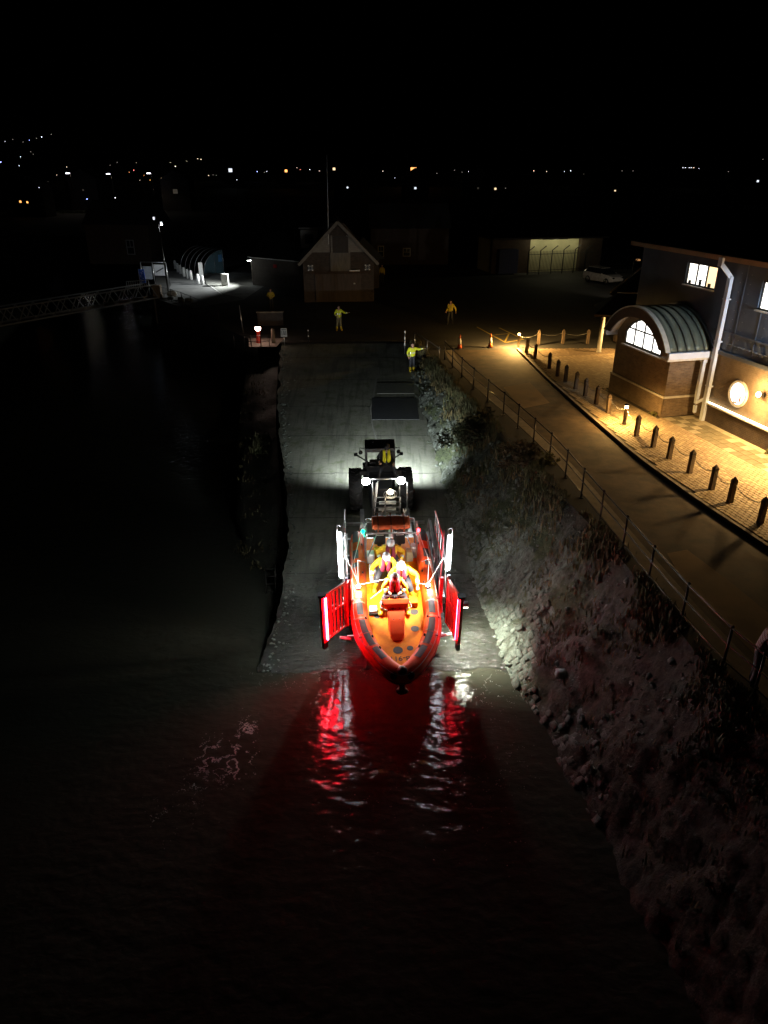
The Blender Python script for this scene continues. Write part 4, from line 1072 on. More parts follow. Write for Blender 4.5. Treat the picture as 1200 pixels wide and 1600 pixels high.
for x in (-.45, 0, .45): MB().b2((x - .025, RB - .0, 2.9), (x + .025, RB + .765, 3.205)).build('strap', mat('brown_strap', (.25, .06, .02), .8), ab)
for sx, nm, c in ((-1, 'starboard_lamp', (.0, 1, .45)), (1, 'port_lamp', (1, .02, .03))):
    l = MB().ell((sx * .98, RB + .35, 2.72), (.06, .06, .07), 10, 8).build(nm, emit(nm, c, 28), bt)
    MB().tube([(sx * .87, RB + .1, 2.6), (sx * .98, RB + .35, 2.64)], .02, 6).build('bracket', M_steel, l)
    point(nm + '_light', (sx * .98, RB + .22, 2.74), 9, c, .05, bt)
    MB().tube([(sx * 1.05, 3.8, 2.0), (sx * 1.0, 3.7, 2.35)], .05, 8).build('stern_light', M_white, bt)
MB().tube([(.0, 2.75, 1.9), (0, 2.75, 2.75)], .07, 8).build('radar_post', M_white, bt)
def engine(x, dy=-.62):
    e = loft([(3.75, 1.75, 2.42, .2, .17), (3.95, 1.72, 2.55, .22, .19), (4.3, 1.72, 2.5, .22, .18), (4.5, 1.8, 2.3, .17, .12)], M_black, 'outboard_engine', bt, bevel=.05)
    for v in e.data.vertices: v.co.x += x; v.co.y += dy
    MB().b2((x - .08, 3.5, 1.44), (x + .08, 3.7, 1.75)).build('engine_leg', M_dark, e)
    MB().tube([(x - .14, 3.742 + dy, 2.2), (x + .14, 3.742 + dy, 2.2)], .012, 5).build('cowl_badge', M_refl, e)
engine(-.36); engine(.36)
# black bow fender and hook
mb = MB(); mb.ell((-.17, -3.36, 1.86), (.19, .15, .15), 12, 8); mb.ell((.19, -3.36, 1.86), (.19, .15, .15), 12, 8); mb.ell((.01, -3.36, 2.05), (.15, .15, .13), 12, 8); mb.tube([(0, -3.4, 1.9), (0, -3.5, 1.4), (0, -3.3, 1.1)], [.1, .09, .07], 10); mb.ell((0, -3.45, 1.3), (.2, .12, .1), 10, 6)
mb.build('bow_fender', M_black, bt)
# lit deck floodlights, assumed from the bright spots on the tubes
for sx, x, y in ((-1, -1.19, .46), (1, 1.12, .42)):
    f = MB().box((x, y, 1.99), (.12, .1, .1)).build('deck_floodlight', M_dark, bt)
    MB().ell((x, y - .02, 2.07), (.07, .07, .05), 10, 8).build('lamp_lens', emit('flood_lens', (1, .93, .8), 60), f)
    point('deck_flood', (x, y - .16, 2.24), 62, (1, .93, .8), .05, bt)
    spot('deck_flood', (x - sx * .3, y - .2, 3.1), (-x * .25, .45, 1.5), 760, (1, .93, .82), 108, .7, .08, bt)
    MB().tube([(x, y + .1, 1.9), (x, y + .05, 3.1), (x - sx * .25, y - .15, 3.16)], .014, 6).build('lamp_stalk', M_steel, f)

# ------------------------------------------------------------------ launching trailer
tr = thing('launch_trailer', 'steel launching trailer with red slatted end gates and white light tubes under the lifeboat', 'trailer', M=SF)
for sx in (-1, 1):
    MB().bar((sx * .95, -.9, .55), (sx * .95, 7.2, .55), .16, .24).build('chassis_beam', M_steel, tr)
    MB().bar((sx * 1.62, .1, .75), (sx * 1.62, 5.2, .75), .12, .18).build('side_beam', M_steel, tr)
    MB().bar((sx * 1.66, .35, 1.55), (sx * 1.66, 4.9, 1.55), .09, .09).build('side_rail', M_steel, tr)
    for k in range(6):
        y = .4 + k * .85
        MB().bar((sx * 1.64, y, .8), (sx * 1.64, y + .42, 1.52), .05, .05).build('brace', M_steel, tr)
        MB().bar((sx * 1.64, y + .42, 1.52), (sx * 1.64, y + .85, .8), .05, .05).build('brace', M_steel, tr)
    for y in (.7, 3.6):
        w = MB().lathe([(.34, -.16), (.42, -.12), (.43, 0), (.42, .12), (.34, .16)], 24, Matrix.Translation((sx * 1.33, y, .43)) @ Matrix.Rotation(R(90), 4, 'Y')).build('wheel', M_tyre, tr)
        MB().lathe([(.22, -.17), (.24, 0), (.22, .17)], 16, Matrix.Translation((sx * 1.33, y, .43)) @ Matrix.Rotation(R(90), 4, 'Y')).build('rim', M_steel, w)
    MB().bar((sx * .98, -.9, .5), (sx * 1.05, -1.3, .05), .07, .07).build('front_leg', M_steel, tr)
    for x2 in (.55, .35): MB().tube([(sx * x2, -2.2, 1.0), (sx * x2, 3.5, .95)], .05, 8).build('keel_skid', M_steel, tr)
for k in range(7): MB().bar((-1.6, -.4 + k * 1.1, .6), (1.6, -.4 + k * 1.1, .6), .08, .12).build('cross_member', M_steel, tr)
# light posts
for sx, x, y, z0, z1 in ((-1, -1.75, 1.15, 1.9, 3.75), (1, 1.82, .9, 2.3, 3.7)):
    MB().tube([(x - sx * .06, y + .04, .8), (x - sx * .06, y + .04, z1 + .25)], .035, 8).build('light_post', M_steel, tr)
    MB().tube(catmull([(x + sx * .09, y, z0 - .1), (x + sx * .09, y, z1 + .1), (x + sx * .04, y, z1 + .3), (x - sx * .06, y + .04, z1 + .2)], 4), .018, 6).build('guard_hoop', M_steel, tr)
    MB().tube([(x, y, z0), (x, y, z1)], .05, 10).build('light_tube', M_led, tr)
    MB().tube([(x - sx * .2, y + .2, 1.2), (x - sx * .17, y + .15, z1 + .1)], .022, 6).build('stay', M_white if sx < 0 else mat('red_stay', (.7, .12, .15), .4), tr)
    for k in range(5):
        MB().tube([(x - sx * .13, y + .5 + k * .55, 1.5), (x - sx * .13, y + .5 + k * .55, 3.2 - k * .1)], .02, 6).build('stanchion', M_steel, tr)
    MB().tube([(x - sx * .13, y + .4, 3.25), (x - sx * .13, y + 2.8, 2.8)], .025, 6).build('top_rail', M_redp if sx > 0 else M_steel, tr)
    MB().tube([(x - sx * .13, y + .4, 2.4), (x - sx * .13, y + 2.8, 2.2)], .02, 6).build('top_rail', M_redp if sx > 0 else M_steel, tr)
    MB().tube([(x - sx * .1, y + .6, 3.1), (x - sx * .06, y - .8, 1.2)], .022, 6).build('diagonal_stay', M_steel, tr)
# swing gates with slats and red light strips
def gate(hx, hy, ex, ey, z0, z1, n, strip, side=1):
    h = Vector((hx, hy, 0)); e = Vector((ex, ey, 0)); d = (e - h); L_ = d.length; d.normalize()
    up = Vector((0, 0, 1)); fw = d.cross(up)
    if fw.y > 0: fw = -fw
    P = lambda t, z: h + d * (L_ * t) + up * z
    mb = MB()
    for z, w in ((z0 + .05, .07), (z1 - .05, .08), ((z0 + z1) / 2 + .1, .05)): mb.bar(P(.0, z), P(1, z), .05, w)
    mb.bar(P(.02, z0), P(.02, z1), .08, .05)
    g = mb.build('gate_frame', M_redp, tr)
    MB().bar(P(.93, z0), P(.93, z1), .10, .17, up=d).build('gate_stile', M_redp, g)
    MB().bar(P(.93, z0 - .26), P(.93, z0 - .003), .11, .18, up=d).build('stile_foot', M_black, g)
    for k in range(n):
        t = .1 + .68 * k / (n - 1)
        MB().bar(P(t, z0 + .09), P(t, z1 - .09), .035, .05 if k % 2 else .08, up=d).build('slat', M_redp, g)
    MB().tube([P(.88, z0 + .12) + fw * .085 * side, P(.88, z1 - .05) + fw * .085 * side], strip, 8).build('light_strip', M_redled, g)
    if strip > .02: MB().bar(P(.9, z0 + .08) + fw * .056 * side, P(.9, z1 - .04) + fw * .056 * side, .012, .15 if strip > .02 else .05, up=d).build('halo_glow', M_redhalo, g)  # glowing plate added behind the strip to imitate its red halo
    if side < 0 or hx > 0: MB().tube([P(.9, z0 + .12) - fw * .075, P(.9, z1 - .05) - fw * .075], .007, 6).build('light_strip', M_redled, g)  # hidden outer strip added to give the bank its red tint
    MB().box(P(.93, z1 + .05), (.24, .2, .09)).build('rubber_buffer', M_black, g)
    MB().lathe([(.05, 0), (.05, .2)], 10, Matrix.Translation(P(0, z1 - .1))).build('hinge', M_steel, g)
gate(-1.56, -.2, -2.37, -1.0, .95, 2.86, 6, .032); gate(1.69, -.2, 1.98, -1.28, .95, 2.86, 7, .006)
for sx, x in ((-1, -1.5), (1, 1.5)):
    MB().bar((x, .0, 1.2), (x, .0, 2.7), .12, .09).build('guide_post', M_redp, tr)
    MB().tube([(x * .98, -.7, .8), (x * 1.22, -.55, .75)], .045, 8).build('guide_roller', M_white, tr)
# work floodlights on the outside of the gates, left one assumed
for sx, x, y, pw, tgt in ((1, 2.3, -.25, 1500, (2.75, -.45, 0)), (-1, -2.35, -.3, 60, (-2.9, -.9, 0))):
    f = MB().box((x, y, 1.75), (.18, .14, .16)).build('work_lamp', M_dark, tr, .02)
    MB().tube([(x - sx * .06, y + .02, 1.75), (x - sx * .42, y + .25, 1.75)], .03, 8).build('arm', M_dark, f)
    MB().box((x, y - .02, 1.658), (.14, .1, .02)).build('lens', emit('work_lens', (.95, 1, .85), 12), f)
    spot('work_light', (x, y - .04, 1.6), tgt, pw, (.97, 1, .8), 128, .9, .06, tr)
for x in (-.8, .8):
    mb = MB().box((x, -.96, .62), (.3, .06, .1)).build('added_front_lamp', M_redp, tr)  # unlit red lamp box added on the chassis front
    MB().box((x, -.997, .62), (.2, .012, .06)).build('reflector', M_redp, mb)
# rear access tower between trailer and tractor
tw = MB()
for x in (-.5, .0, .62, .9):
    tw.tube([(x, 6.6, .3), (x, 6.6, 2.3 if x in (-.5, .9) else 1.6)], .028, 8)
for x in (-.5, .62): tw.tube([(x, 7.1, .3), (x, 7.1, 2.2)], .028, 8)
tw.tube([(-.8, 6.9, 2.3), (.72, 6.9, 2.3)], .04, 8)
tower = tw.build('access_tower', M_steel, tr)
for k in range(6): MB().tube([(-.5, 6.6, .4 + k * .24), (.62, 6.6, .4 + k * .24)], .022, 6).build('rung', M_steel, tower)
for k in range(3): MB().b2((-.3 + k * .03, 6.75, .55 + k * .3), (.45, 6.95, .6 + k * .3)).build('step', M_refl, tower)
for p, q in (((-.5, 6.6, .3), (-.28, 6.9, 2.2)), ((-.28, 6.62, .4), (.0, 6.62, 1.2)), ((-.5, 6.6, 1.0), (-.35, 6.6, 2.3)), ((.62, 6.6, .5), (.9, 6.6, 1.0)), ((.9, 6.62, .4), (.75, 6.62, 1.0))):
    MB().tube([p, q], .025, 6).build('strut', M_white, tower)

# ------------------------------------------------------------------ tractor
tc = thing('tractor', 'black waterproof launching tractor with cab and glaring white work lamps behind the lifeboat', 'tractor', M=SF)
def wheel(x, y, r, w):
    m = Matrix.Translation((x, y, r)) @ Matrix.Rotation(R(90), 4, 'Y')
    o = MB().lathe([(r * .55, -w * .42), (r * .9, -w * .5), (r * .97, -w * .42), (r * .97, w * .42), (r * .9, w * .5), (r * .55, w * .42)], 32, m).build('wheel', M_tyre, tc)
    b = MB()
    for k in range(18):
        for sg in (-1, 1):
            a = 2 * math.pi * (k + .5 * (sg > 0)) / 18
            mm = m @ Matrix.Rotation(a, 4, 'Z') @ Matrix.Translation((r * .985, 0, sg * w * .24)) @ Matrix.Rotation(sg * .6, 4, 'X')
            b.box((0, 0, 0), (.06, .06, w * .52), mm)
    stuff(b.build('tread_lug', M_tyre, o))
    MB().lathe([(r * .3, -w * .3), (r * .54, -w * .38), (r * .54, w * .38), (r * .3, w * .3)], 20, m).build('rim', mat('rim_blue', (.02, .03, .07), .4), o)
TX = -.12
for sx in (-1, 1):
    wheel(TX + sx * 1.08, 8.35, .92, .56); wheel(TX + sx * .55, 10.2, .55, .34)
loft([(7.4, .55, 1.5, .45, .42), (8.2, .5, 1.75, .5, .5), (9.3, .5, 1.5, .5, .46), (10.6, .6, 1.15, .4, .36)], M_dark, 'body', tc, bevel=.04).location = (TX, 0, 0)
mb = MB()
cz0, cz1 = 1.55, 2.78
for (x, y) in ((-.58, 8.55), (.58, 8.55), (-.58, 9.25), (.58, 9.25)): mb.bar((TX + x, y, cz0), (TX + x * 1.02, y, cz1), .1, .1)
mb.b2((TX - .64, 8.45, cz1), (TX + .64, 9.3, cz1 + .07)); mb.b2((TX - .6, 8.5, cz0 - .1), (TX + .6, 9.3, cz0)); mb.b2((TX - .6, 8.5, cz0), (TX + .6, 8.56, cz0 + .42))
mb.b2((TX - .6, 8.56, cz0), (TX - .54, 9.2, cz0 + .45)); mb.b2((TX + .54, 8.56, cz0), (TX + .6, 9.2, cz0 + .45)); mb.b2((TX - .54, 8.5, cz1 - .14), (TX + .54, 8.56, cz1 - .003))
mb.b2((TX + .02, 9.2, cz0), (TX + .54, 9.25, cz1 - .003)); mb.bar((TX + .0, 8.53, cz0 + .4), (TX + .0, 8.53, cz1), .05, .05)
cab = mb.build('cab', M_dark, tc, .02)
MB().b2((TX - .45, 8.75, cz0), (TX - .18, 8.95, cz0 + .5)).build('seat', M_black, cab)
for sx in (-1, 1):
    a = MB().tube([(TX + sx * .62, 9.2, 2.45), (TX + sx * .85, 9.2, 2.5), (TX + sx * .85, 9.2, 2.25)], .018, 6).build('mirror_arm', M_dark, cab)
    MB().ell((TX + sx * .82, 9.18, 2.28), (.09, .05, .1), 10, 6).build('mirror', M_black, a)
    MB().b2((TX + sx * .74 - .15, 8.1, 1.78), (TX + sx * .74 + .15, 8.3, 1.96)).build('battery_box', M_black, tc)
    MB().tube([(TX + sx * .4, 10.3, 1.1), (TX + sx * .98, 10.4, 1.48)], .03, 6).build('lamp_arm', M_dark, tc)
    MB().box((TX + sx * 1.03, 10.42, 1.5), (.16, .08, .14)).build('work_lamp', M_dark, tc)
    spot('assumed_tractor_lamp', (TX + sx * 1.1, 10.5, 1.5), (TX + (1.8 if sx > 0 else -1.3), 12.3, -.3), 2000 if sx > 0 else 1000, (.9, .98, .97), 142, 1., .1, tc)  # unseen front lamps assumed from the light pools on the slip
spot('guide_fill_spot', (TX + .55, 9.6, 2.5), (2.5, 23.6, 1.25), 3200, (.95, 1, .97), 8, .8, .06, tc)  # narrow beam added only to brighten the pointing guide up the slip
MB().box((TX + .55, 9.5, 2.5), (.14, .1, .12)).build('headlight', M_dark, cab)  # small dark housing added for the guide's beam
MB().tube([(TX - .3, 9.0, cz1 + .07), (TX - .3, 9.0, cz1 + .16)], .05, 10).build('beacon', M_dark, cab)
# rear lamps (facing the boat) and the amber lamp in its wire guard
for x in (-.77, .64):
    l = MB().lathe([(.05, .1), (.13, .04), (.14, -.02)], 16, Matrix.Translation((x, 6.75, 2.32)) @ Matrix.Rotation(R(90), 4, 'X') @ Matrix.Rotation(R(180), 4, 'X')).build('rear_lamp', M_dark, tc)
    MB().ell((x, 6.70, 2.32), (.17, .07, .17), 14, 10).build('lamp_lens', emit('rear_lens', (.96, 1, .97), 60), l)
    spot('rear_light', (x, 6.58, 2.34), (x * .9, 2, .8), 130, (.95, 1, .96), 125, .7, .08, tc)
g = MB().ell((.2, 6.45, 1.95), (.12, .08, .12), 12, 8).build('amber_lamp', emit('warm_lens', (1, .8, .5), 30), tc)
point('amber_light', (.2, 6.25, 1.98), 14, (1, .8, .5), .06, tc)
gm = MB()
for k in range(5):
    t = -.16 + k * .08; h = math.sqrt(.26 ** 2 - t * t)
    gm.tube([(.2 + t - 0, 6.36, 1.9 - h * .8), (.2 + t, 6.3, 1.9), (.2 + t, 6.36, 1.9 + h * .6)], .008, 5)
gm.tube([(.2 + .27 * math.cos(t * math.pi / 10), 6.37, 1.88 + .2 * math.sin(t * math.pi / 10)) for t in range(20)], .014, 6, closed=True)
gm.tube([(.2 + .2 * math.cos(t * math.pi / 10), 6.34, 1.88 + .13 * math.sin(t * math.pi / 10)) for t in range(20)], .009, 5, closed=True)
gm.build('wire_guard', M_steel, g)

# ------------------------------------------------------------------ people
def hand(mb, w, e, s_):
    d = (w - e).normalized(); side = d.cross(Vector((0, 0, 1)))
    if side.length < .1: side = Vector((1, 0, 0))
    side.normalize(); nrm = side.cross(d).normalized()
    p = w + d * .05
    rot = Matrix((side, d, nrm)).transposed().to_4x4()
    mb.ell((0, 0, 0), (.042, .052, .02), 8, 6, Matrix.Translation(p) @ rot)
    for k, l in enumerate((.062, .072, .068, .052)):
        o = p + side * (-.03 + .02 * k) + d * .035
        mb.tube([o, o + d * l * .55 - nrm * .008, o + d * l * .8 - nrm * .035], [.0095, .009, .007], 6)
    o = p - side * .036 - d * .012
    mb.tube([o, o - side * .024 + d * .024 - nrm * .01, o - side * .02 + d * .05 - nrm * .02], [.011, .010, .008], 6)
def person(label, M, J, top, legs, boots, group=None, helmet=None, vest=None, hair=True, look=(0, -1, -.1), bulk=1.15, sleeves=True, tape=False):
    t = thing('person', label, 'person', group=group, M=M)
    D = dict(pelvis=(0, 0, .96), belly=(0, 0, 1.1), chest=(0, 0, 1.32), neck=(0, -.01, 1.5), head=(0, -.03, 1.66))
    for s_, sx in (('L', -1), ('R', 1)):
        D.update({'sh' + s_: (sx * .18, 0, 1.44), 'el' + s_: (sx * .25, .02, 1.16), 'wr' + s_: (sx * .27, -.06, .92), 'hp' + s_: (sx * .09, 0, .92), 'kn' + s_: (sx * .1, -.02, .5), 'an' + s_: (sx * .11, .02, .1), 'to' + s_: (sx * .12, -.15, .035)})
    D.update(J); P = {k: Vector(v) for k, v in D.items()}
    names = list(P); ix = {k: i for i, k in enumerate(names)}
    E_ = [('pelvis', 'belly'), ('belly', 'chest'), ('chest', 'neck')]
    for s_ in 'LR': E_ += [('chest', 'sh' + s_), ('sh' + s_, 'el' + s_), ('el' + s_, 'wr' + s_), ('pelvis', 'hp' + s_), ('hp' + s_, 'kn' + s_), ('kn' + s_, 'an' + s_), ('an' + s_, 'to' + s_)]
    RAD = dict(pelvis=.125, belly=.13, chest=.145, neck=.055, sh=.075, el=.052, wr=.036, hp=.092, kn=.068, an=.052, to=.045)
    names = [k for k in names if k != 'head']; ix = {k: i for i, k in enumerate(names)}
    me = bpy.data.meshes.new('person_body'); me.from_pydata([P[k] for k in names], [(ix[a], ix[b]) for a, b in E_], [])
    o = bpy.data.objects.new('tmp', me); COL.objects.link(o)
    o.modifiers.new('s', 'SKIN'); sv = me.skin_vertices[0].data
    for k in names:
        r = RAD.get(k, RAD.get(k[:2], .06)) * (bulk if k not in ('neck',) else 1)
        sv[ix[k]].radius = (r * (1.15 if k in ('chest', 'pelvis', 'belly') else 1), r * (.85 if k in ('chest', 'pelvis', 'belly') else 1)); sv[ix[k]].use_root = (k == 'pelvis')
    ss = o.modifiers.new('u', 'SUBSURF'); ss.levels = 2; ss.render_levels = 2
    bpy.context.view_layer.update()
    bm_ = bpy.data.meshes.new_from_object(o.evaluated_get(bpy.context.evaluated_depsgraph_get())); bpy.data.objects.remove(o)
    segs = [(P[a], P[b], b if b[:2] in ('to',) else a, b) for a, b in E_]
    mb = MB()
    def nearest_seg(c):
        best = None
        for a, b, ka, kb in segs:
            d = b - a; u = max(0, min(1, (c - a).dot(d) / max(1e-9, d.length_squared))); L_ = (c - a - d * u).length
            if best is None or L_ < best[0]: best = (L_, ka, kb, u)
        return best
    mb.v = [v.co.copy() for v in bm_.vertices]
    for p in bm_.polygons:
        _, ka, kb, u = nearest_seg(p.center)
        if kb[:2] in ('to',) or (kb[:2] == 'an' and u > .45): i = 2
        elif kb[:2] in ('kn', 'an') or (kb[:2] == 'hp') : i = 1
        elif kb == 'neck' and u > .75: i = 3
        elif kb[:2] == 'wr' and u > (.92 if sleeves else .0): i = 3
        else: i = 0
        if tape and i == 0 and ((kb[:2] == 'wr' and .5 < u < .72) or (kb == 'chest' and .3 < u < .55) ): i = 4
        mb.f.append(list(p.vertices)); mb.mi.append(i); mb.sm.append(True)
    # head with nose, ears, chin; hands
    mb.cur = 3
    h = P['head']; lk = Vector(look).normalized(); side = lk.cross(Vector((0, 0, 1))).normalized(); upv = side.cross(lk).normalized()
    HR = Matrix((side, lk, upv)).transposed().to_4x4(); HM = Matrix.Translation(h) @ HR
    mb.ell((0, 0, .01), (.078, .098, .118), 14, 10, HM); mb.ell((0, .03, -.06), (.055, .06, .06), 10, 8, HM)
    mb.add([(-.012, .088, .02), (.012, .088, .02), (-.02, .085, -.025), (.02, .085, -.025), (0, .122, -.02)], [(0, 1, 4), (0, 4, 2), (1, 3, 4), (2, 4, 3)], M=HM)
    for sx in (-1, 1): mb.ell((sx * .08, -.005, 0), (.012, .025, .034), 8, 6, HM)
    mb.tube([P['neck'] - Vector((0, 0, .05)), h - upv * .07], .052, 10)
    for s_ in 'LR': hand(mb, P['wr' + s_], P['el' + s_], 1)
    b = mb.build('body', [top, legs, boots, M_skin, M_refl], t, recalc=False)
    for sx in (-1, 1): MB().ell((sx * .03, .088, .018), (.011, .008, .009), 8, 6, HM).build('eye', M_eye, b)
    MB().ell((0, .086, -.06), (.024, .008, .007), 8, 6, HM).build('mouth', mat('lips', (.35, .12, .1), .5), b)
    if helmet:
        hm = MB(); k = MB().ell((0, -.008, .035), (.125, .15, .135), 16, 12)
        keep = [v for v in k.v]
        fs = [f for f in k.f if all(not (k.v[i].z < .0 and k.v[i].y > -.03) and k.v[i].z > -.05 for i in f)]
        hm.add(k.v, fs, True, HM)
        hm.add([(-.09, .095, .03), (.09, .095, .03), (.07, .15, .02), (-.07, .15, .02), (-.09, .095, .04), (.09, .095, .04), (.07, .15, .028), (-.07, .15, .028)], [(0, 1, 2, 3), (4, 7, 6, 5), (3, 2, 6, 7), (0, 3, 7, 4), (1, 5, 6, 2)], M=HM)
        ho = hm.build('helmet', helmet[0], t, recalc=False)
        MB().tube([HM @ Vector((-.085, .01, .0)), HM @ Vector((-.06, .06, -.09)), HM @ Vector((0, .08, -.115)), HM @ Vector((.06, .06, -.09)), HM @ Vector((.085, .01, 0))], .009, 5).build('chin_strap', M_black, ho)
        if helmet[1]: MB().ell((0, .05, .075), (.07, .09, .09), 12, 8, HM).build('visor', helmet[1], ho)
    elif hair:
        k = MB().ell((0, -.012, .03), (.086, .104, .112), 14, 10)
        hh = MB(); hh.add(k.v, [f for f in k.f if all(not (k.v[i].z < .05 and k.v[i].y > .0) and k.v[i].z > -.06 for i in f)], True, HM); hh.build('hair', hair if hair is not True else M_hair, t, recalc=False)
    if vest:
        c, nk, bl = P['chest'], P['neck'], P['belly']; ax = (nk - bl).normalized(); sd = (P['shR'] - P['shL']).normalized(); fr = sd.cross(ax).normalized()
        if fr.dot(lk) < 0: fr = -fr
        vb = MB()
        for sx in (-1, 1):
            vb.tube(catmull([nk + sd * sx * .06 - fr * .1, nk + sd * sx * .085 + ax * .02 + fr * .02, c + sd * sx * .09 + fr * .155, bl.lerp(c, .35) + sd * sx * .085 + fr * .165, bl.lerp(c, -.1) + sd * sx * .07 + fr * .15], 3), [.045] * 3 + [.06] * 3 + [.075] * 4 + [.07, .05, .04], 8)
        vb.tube([nk - sd * .07 - fr * .1, nk - fr * .13, nk + sd * .07 - fr * .1], .05, 8)
        vo = vb.build('lifejacket', vest, t)
        MB().tube([bl.lerp(c, .25) + sd * (.19 * math.cos(a)) + fr * (.155 * math.sin(a) + .02) for a in [k * math.pi / 8 for k in range(16)]], .02, 6, closed=True).build('waist_belt', M_black, vo)
    return t
def seated(lean=.2, elL=(-.34, -.16, .2), wrL=(-.25, -.42, .12), elR=(.34, -.16, .2), wrR=(.25, -.42, .12), spread=.26):
    J = dict(pelvis=(0, 0, .02), belly=(0, -.3 * lean, .15), chest=(0, -.9 * lean, .36), neck=(0, -1.25 * lean, .53), head=(0, -1.5 * lean - .06, .68),
             shL=(-.19, -1.05 * lean, .47), shR=(.19, -1.05 * lean, .47), elL=elL, wrL=wrL, elR=elR, wrR=wrR)
    for s_, sx in (('L', -1), ('R', 1)): J.update({'hp' + s_: (sx * .11, 0, 0), 'kn' + s_: (sx * spread, -.42, -.04), 'an' + s_: (sx * (spread + .1), -.44, -.47), 'to' + s_: (sx * (spread + .12), -.62, -.53)})
    return J
CREW = 'lifeboat crew in yellow drysuits'
person('crew member at the helm console, white helmet with red front and red lifejacket', up_at(0, .3, 2.0, .0), seated(.26, (-.36, -.3, .22), (-.2, -.44, .2), (.36, -.3, .22), (.2, -.44, .2), .3), M_yel, M_trous, M_boot_y, CREW, tape=True, helmet=(M_helm, M_helmr), vest=M_vestr, look=(0, -1, -.75), bulk=1.45)
person('crew member in white helmet behind the helm, gripping the pale line with both hands', up_at(-.28, 1.45, 2.0, .12), seated(.3, (-.4, -.2, .2), (-.46, -.55, .02), (.36, -.35, .18), (.16, -.62, .1)), M_yel, M_trous, M_boot_y, CREW, tape=True, helmet=(M_helm, None), vest=M_vest, look=(.15, -1, -.5), bulk=1.45)
person('crew member in white helmet beside the helm, one arm stretched down to the tube', up_at(.3, .98, 2.0, -.1), seated(.32, (-.36, -.35, .2), (-.2, -.6, .1), (.47, -.25, .24), (.5, -.5, .0)), M_yel, M_trous, M_boot_y, CREW, tape=True, helmet=(M_helm, None), vest=M_vest, look=(-.1, -1, -.7), bulk=1.45)
person('crew member in white helmet seated rearmost under the roll bar', up_at(-.04, 2.05, 2.05), seated(.24, (-.42, -.1, .22), (-.3, -.36, .08), (.42, -.1, .22), (.32, -.38, .08)), M_yel, M_trous, M_boot_y, CREW, tape=True, helmet=(M_helm, M_refl), vest=M_vest, look=(.1, -1, -.35), bulk=1.45)
person('tractor driver in black and yellow leaning out at the back of the cab', up_at(.12, 8.5, 2.12, .15), seated(.06, (-.3, .1, .2), (-.28, -.25, .15), (.32, -.05, .2), (.25, -.32, .1)), mat('black_yellow_suit', (.025, .025, .028), .6), M_trous, M_boot, None, (M_black, None), mat('yellow_harness', (.8, .75, .02), .5), look=(.1, -1, -.3))
def stand(px, py, label, rz, J, top, legs, boots, z=4.0, **k):
    return person(label, Matrix.Translation((px, py, z + .01)) @ Matrix.Rotation(rz, 4, 'Z'), J, top, legs, boots, **k)
stand(1.72, 43.3, 'person in bright yellow jacket and boots pointing across the slipway head', .2, dict(elR=(.42, -.12, 1.40), wrR=(.66, -.2, 1.46), elL=(-.3, .02, 1.18), wrL=(-.26, -.14, .98)), M_hivis, M_trous, M_boot_y, z=slip_z(43.3), look=(.5, -1, -.1), tape=True, bulk=1.35)
stand(-3.25, 52.1, 'person in yellow jacket in front of the old boathouse holding one arm out', .25, dict(elR=(.4, -.15, 1.26), wrR=(.62, -.25, 1.3), elL=(-.3, .02, 1.18), wrL=(-.18, -.2, 1.08), knL=(-.13, -.03, .5), anL=(-.17, .03, .1), toL=(-.2, -.14, .035), anR=(.16, .03, .1), toR=(.2, -.12, .035)), M_hivis, mat('drab_trousers', (.16, .14, .07), .7), M_boot_y, look=(.4, -1, -.1), tape=True, bulk=1.3)
stand(4.98, 54.4, 'person in yellow oilskins walking across the dark yard beyond the cones', -.5, dict(knL=(-.1, -.2, .52), anL=(-.11, -.16, .12), toL=(-.12, -.34, .06), knR=(.1, .05, .5), anR=(.11, .28, .14), toR=(.12, .14, .04), elR=(.32, .16, 1.2), wrR=(.36, .16, .96), wrL=(-.26, -.2, .98)), M_hivis2, M_trous, M_boot, look=(.2, -1, -.2), bulk=1.35)
stand(-9.3, 60.2, 'person in dull yellow jacket standing behind the brick wall stub', .1, dict(wrL=(-.12, -.22, 1.14), wrR=(.12, -.22, 1.14), elL=(-.3, 0, 1.18), elR=(.3, 0, 1.18)), M_hivis2, M_trous, M_boot, bulk=1.3)
stand(-.2, 76.5, 'distant person in yellow beside the right corner of the boathouse', -.2, dict(), M_hivis2, M_trous, M_boot, bulk=1.3)
stand(8.28, 12.75, 'person in pale checked shirt and dark trousers leaning on the railing at the picture edge', 1.2, dict(elL=(-.28, -.14, 1.18), wrL=(-.16, -.36, 1.1), elR=(.28, -.14, 1.18), wrR=(.16, -.36, 1.1), chest=(0, -.08, 1.32), neck=(0, -.12, 1.49), head=(0, -.17, 1.65), shL=(-.18, -.1, 1.43), shR=(.18, -.1, 1.43)), brick_mat('checked_shirt', (.7, .62, .6), (.66, .6, .58), (.22, .05, .05), .07, .07), M_trous, M_boot, look=(.1, -1, -.4))
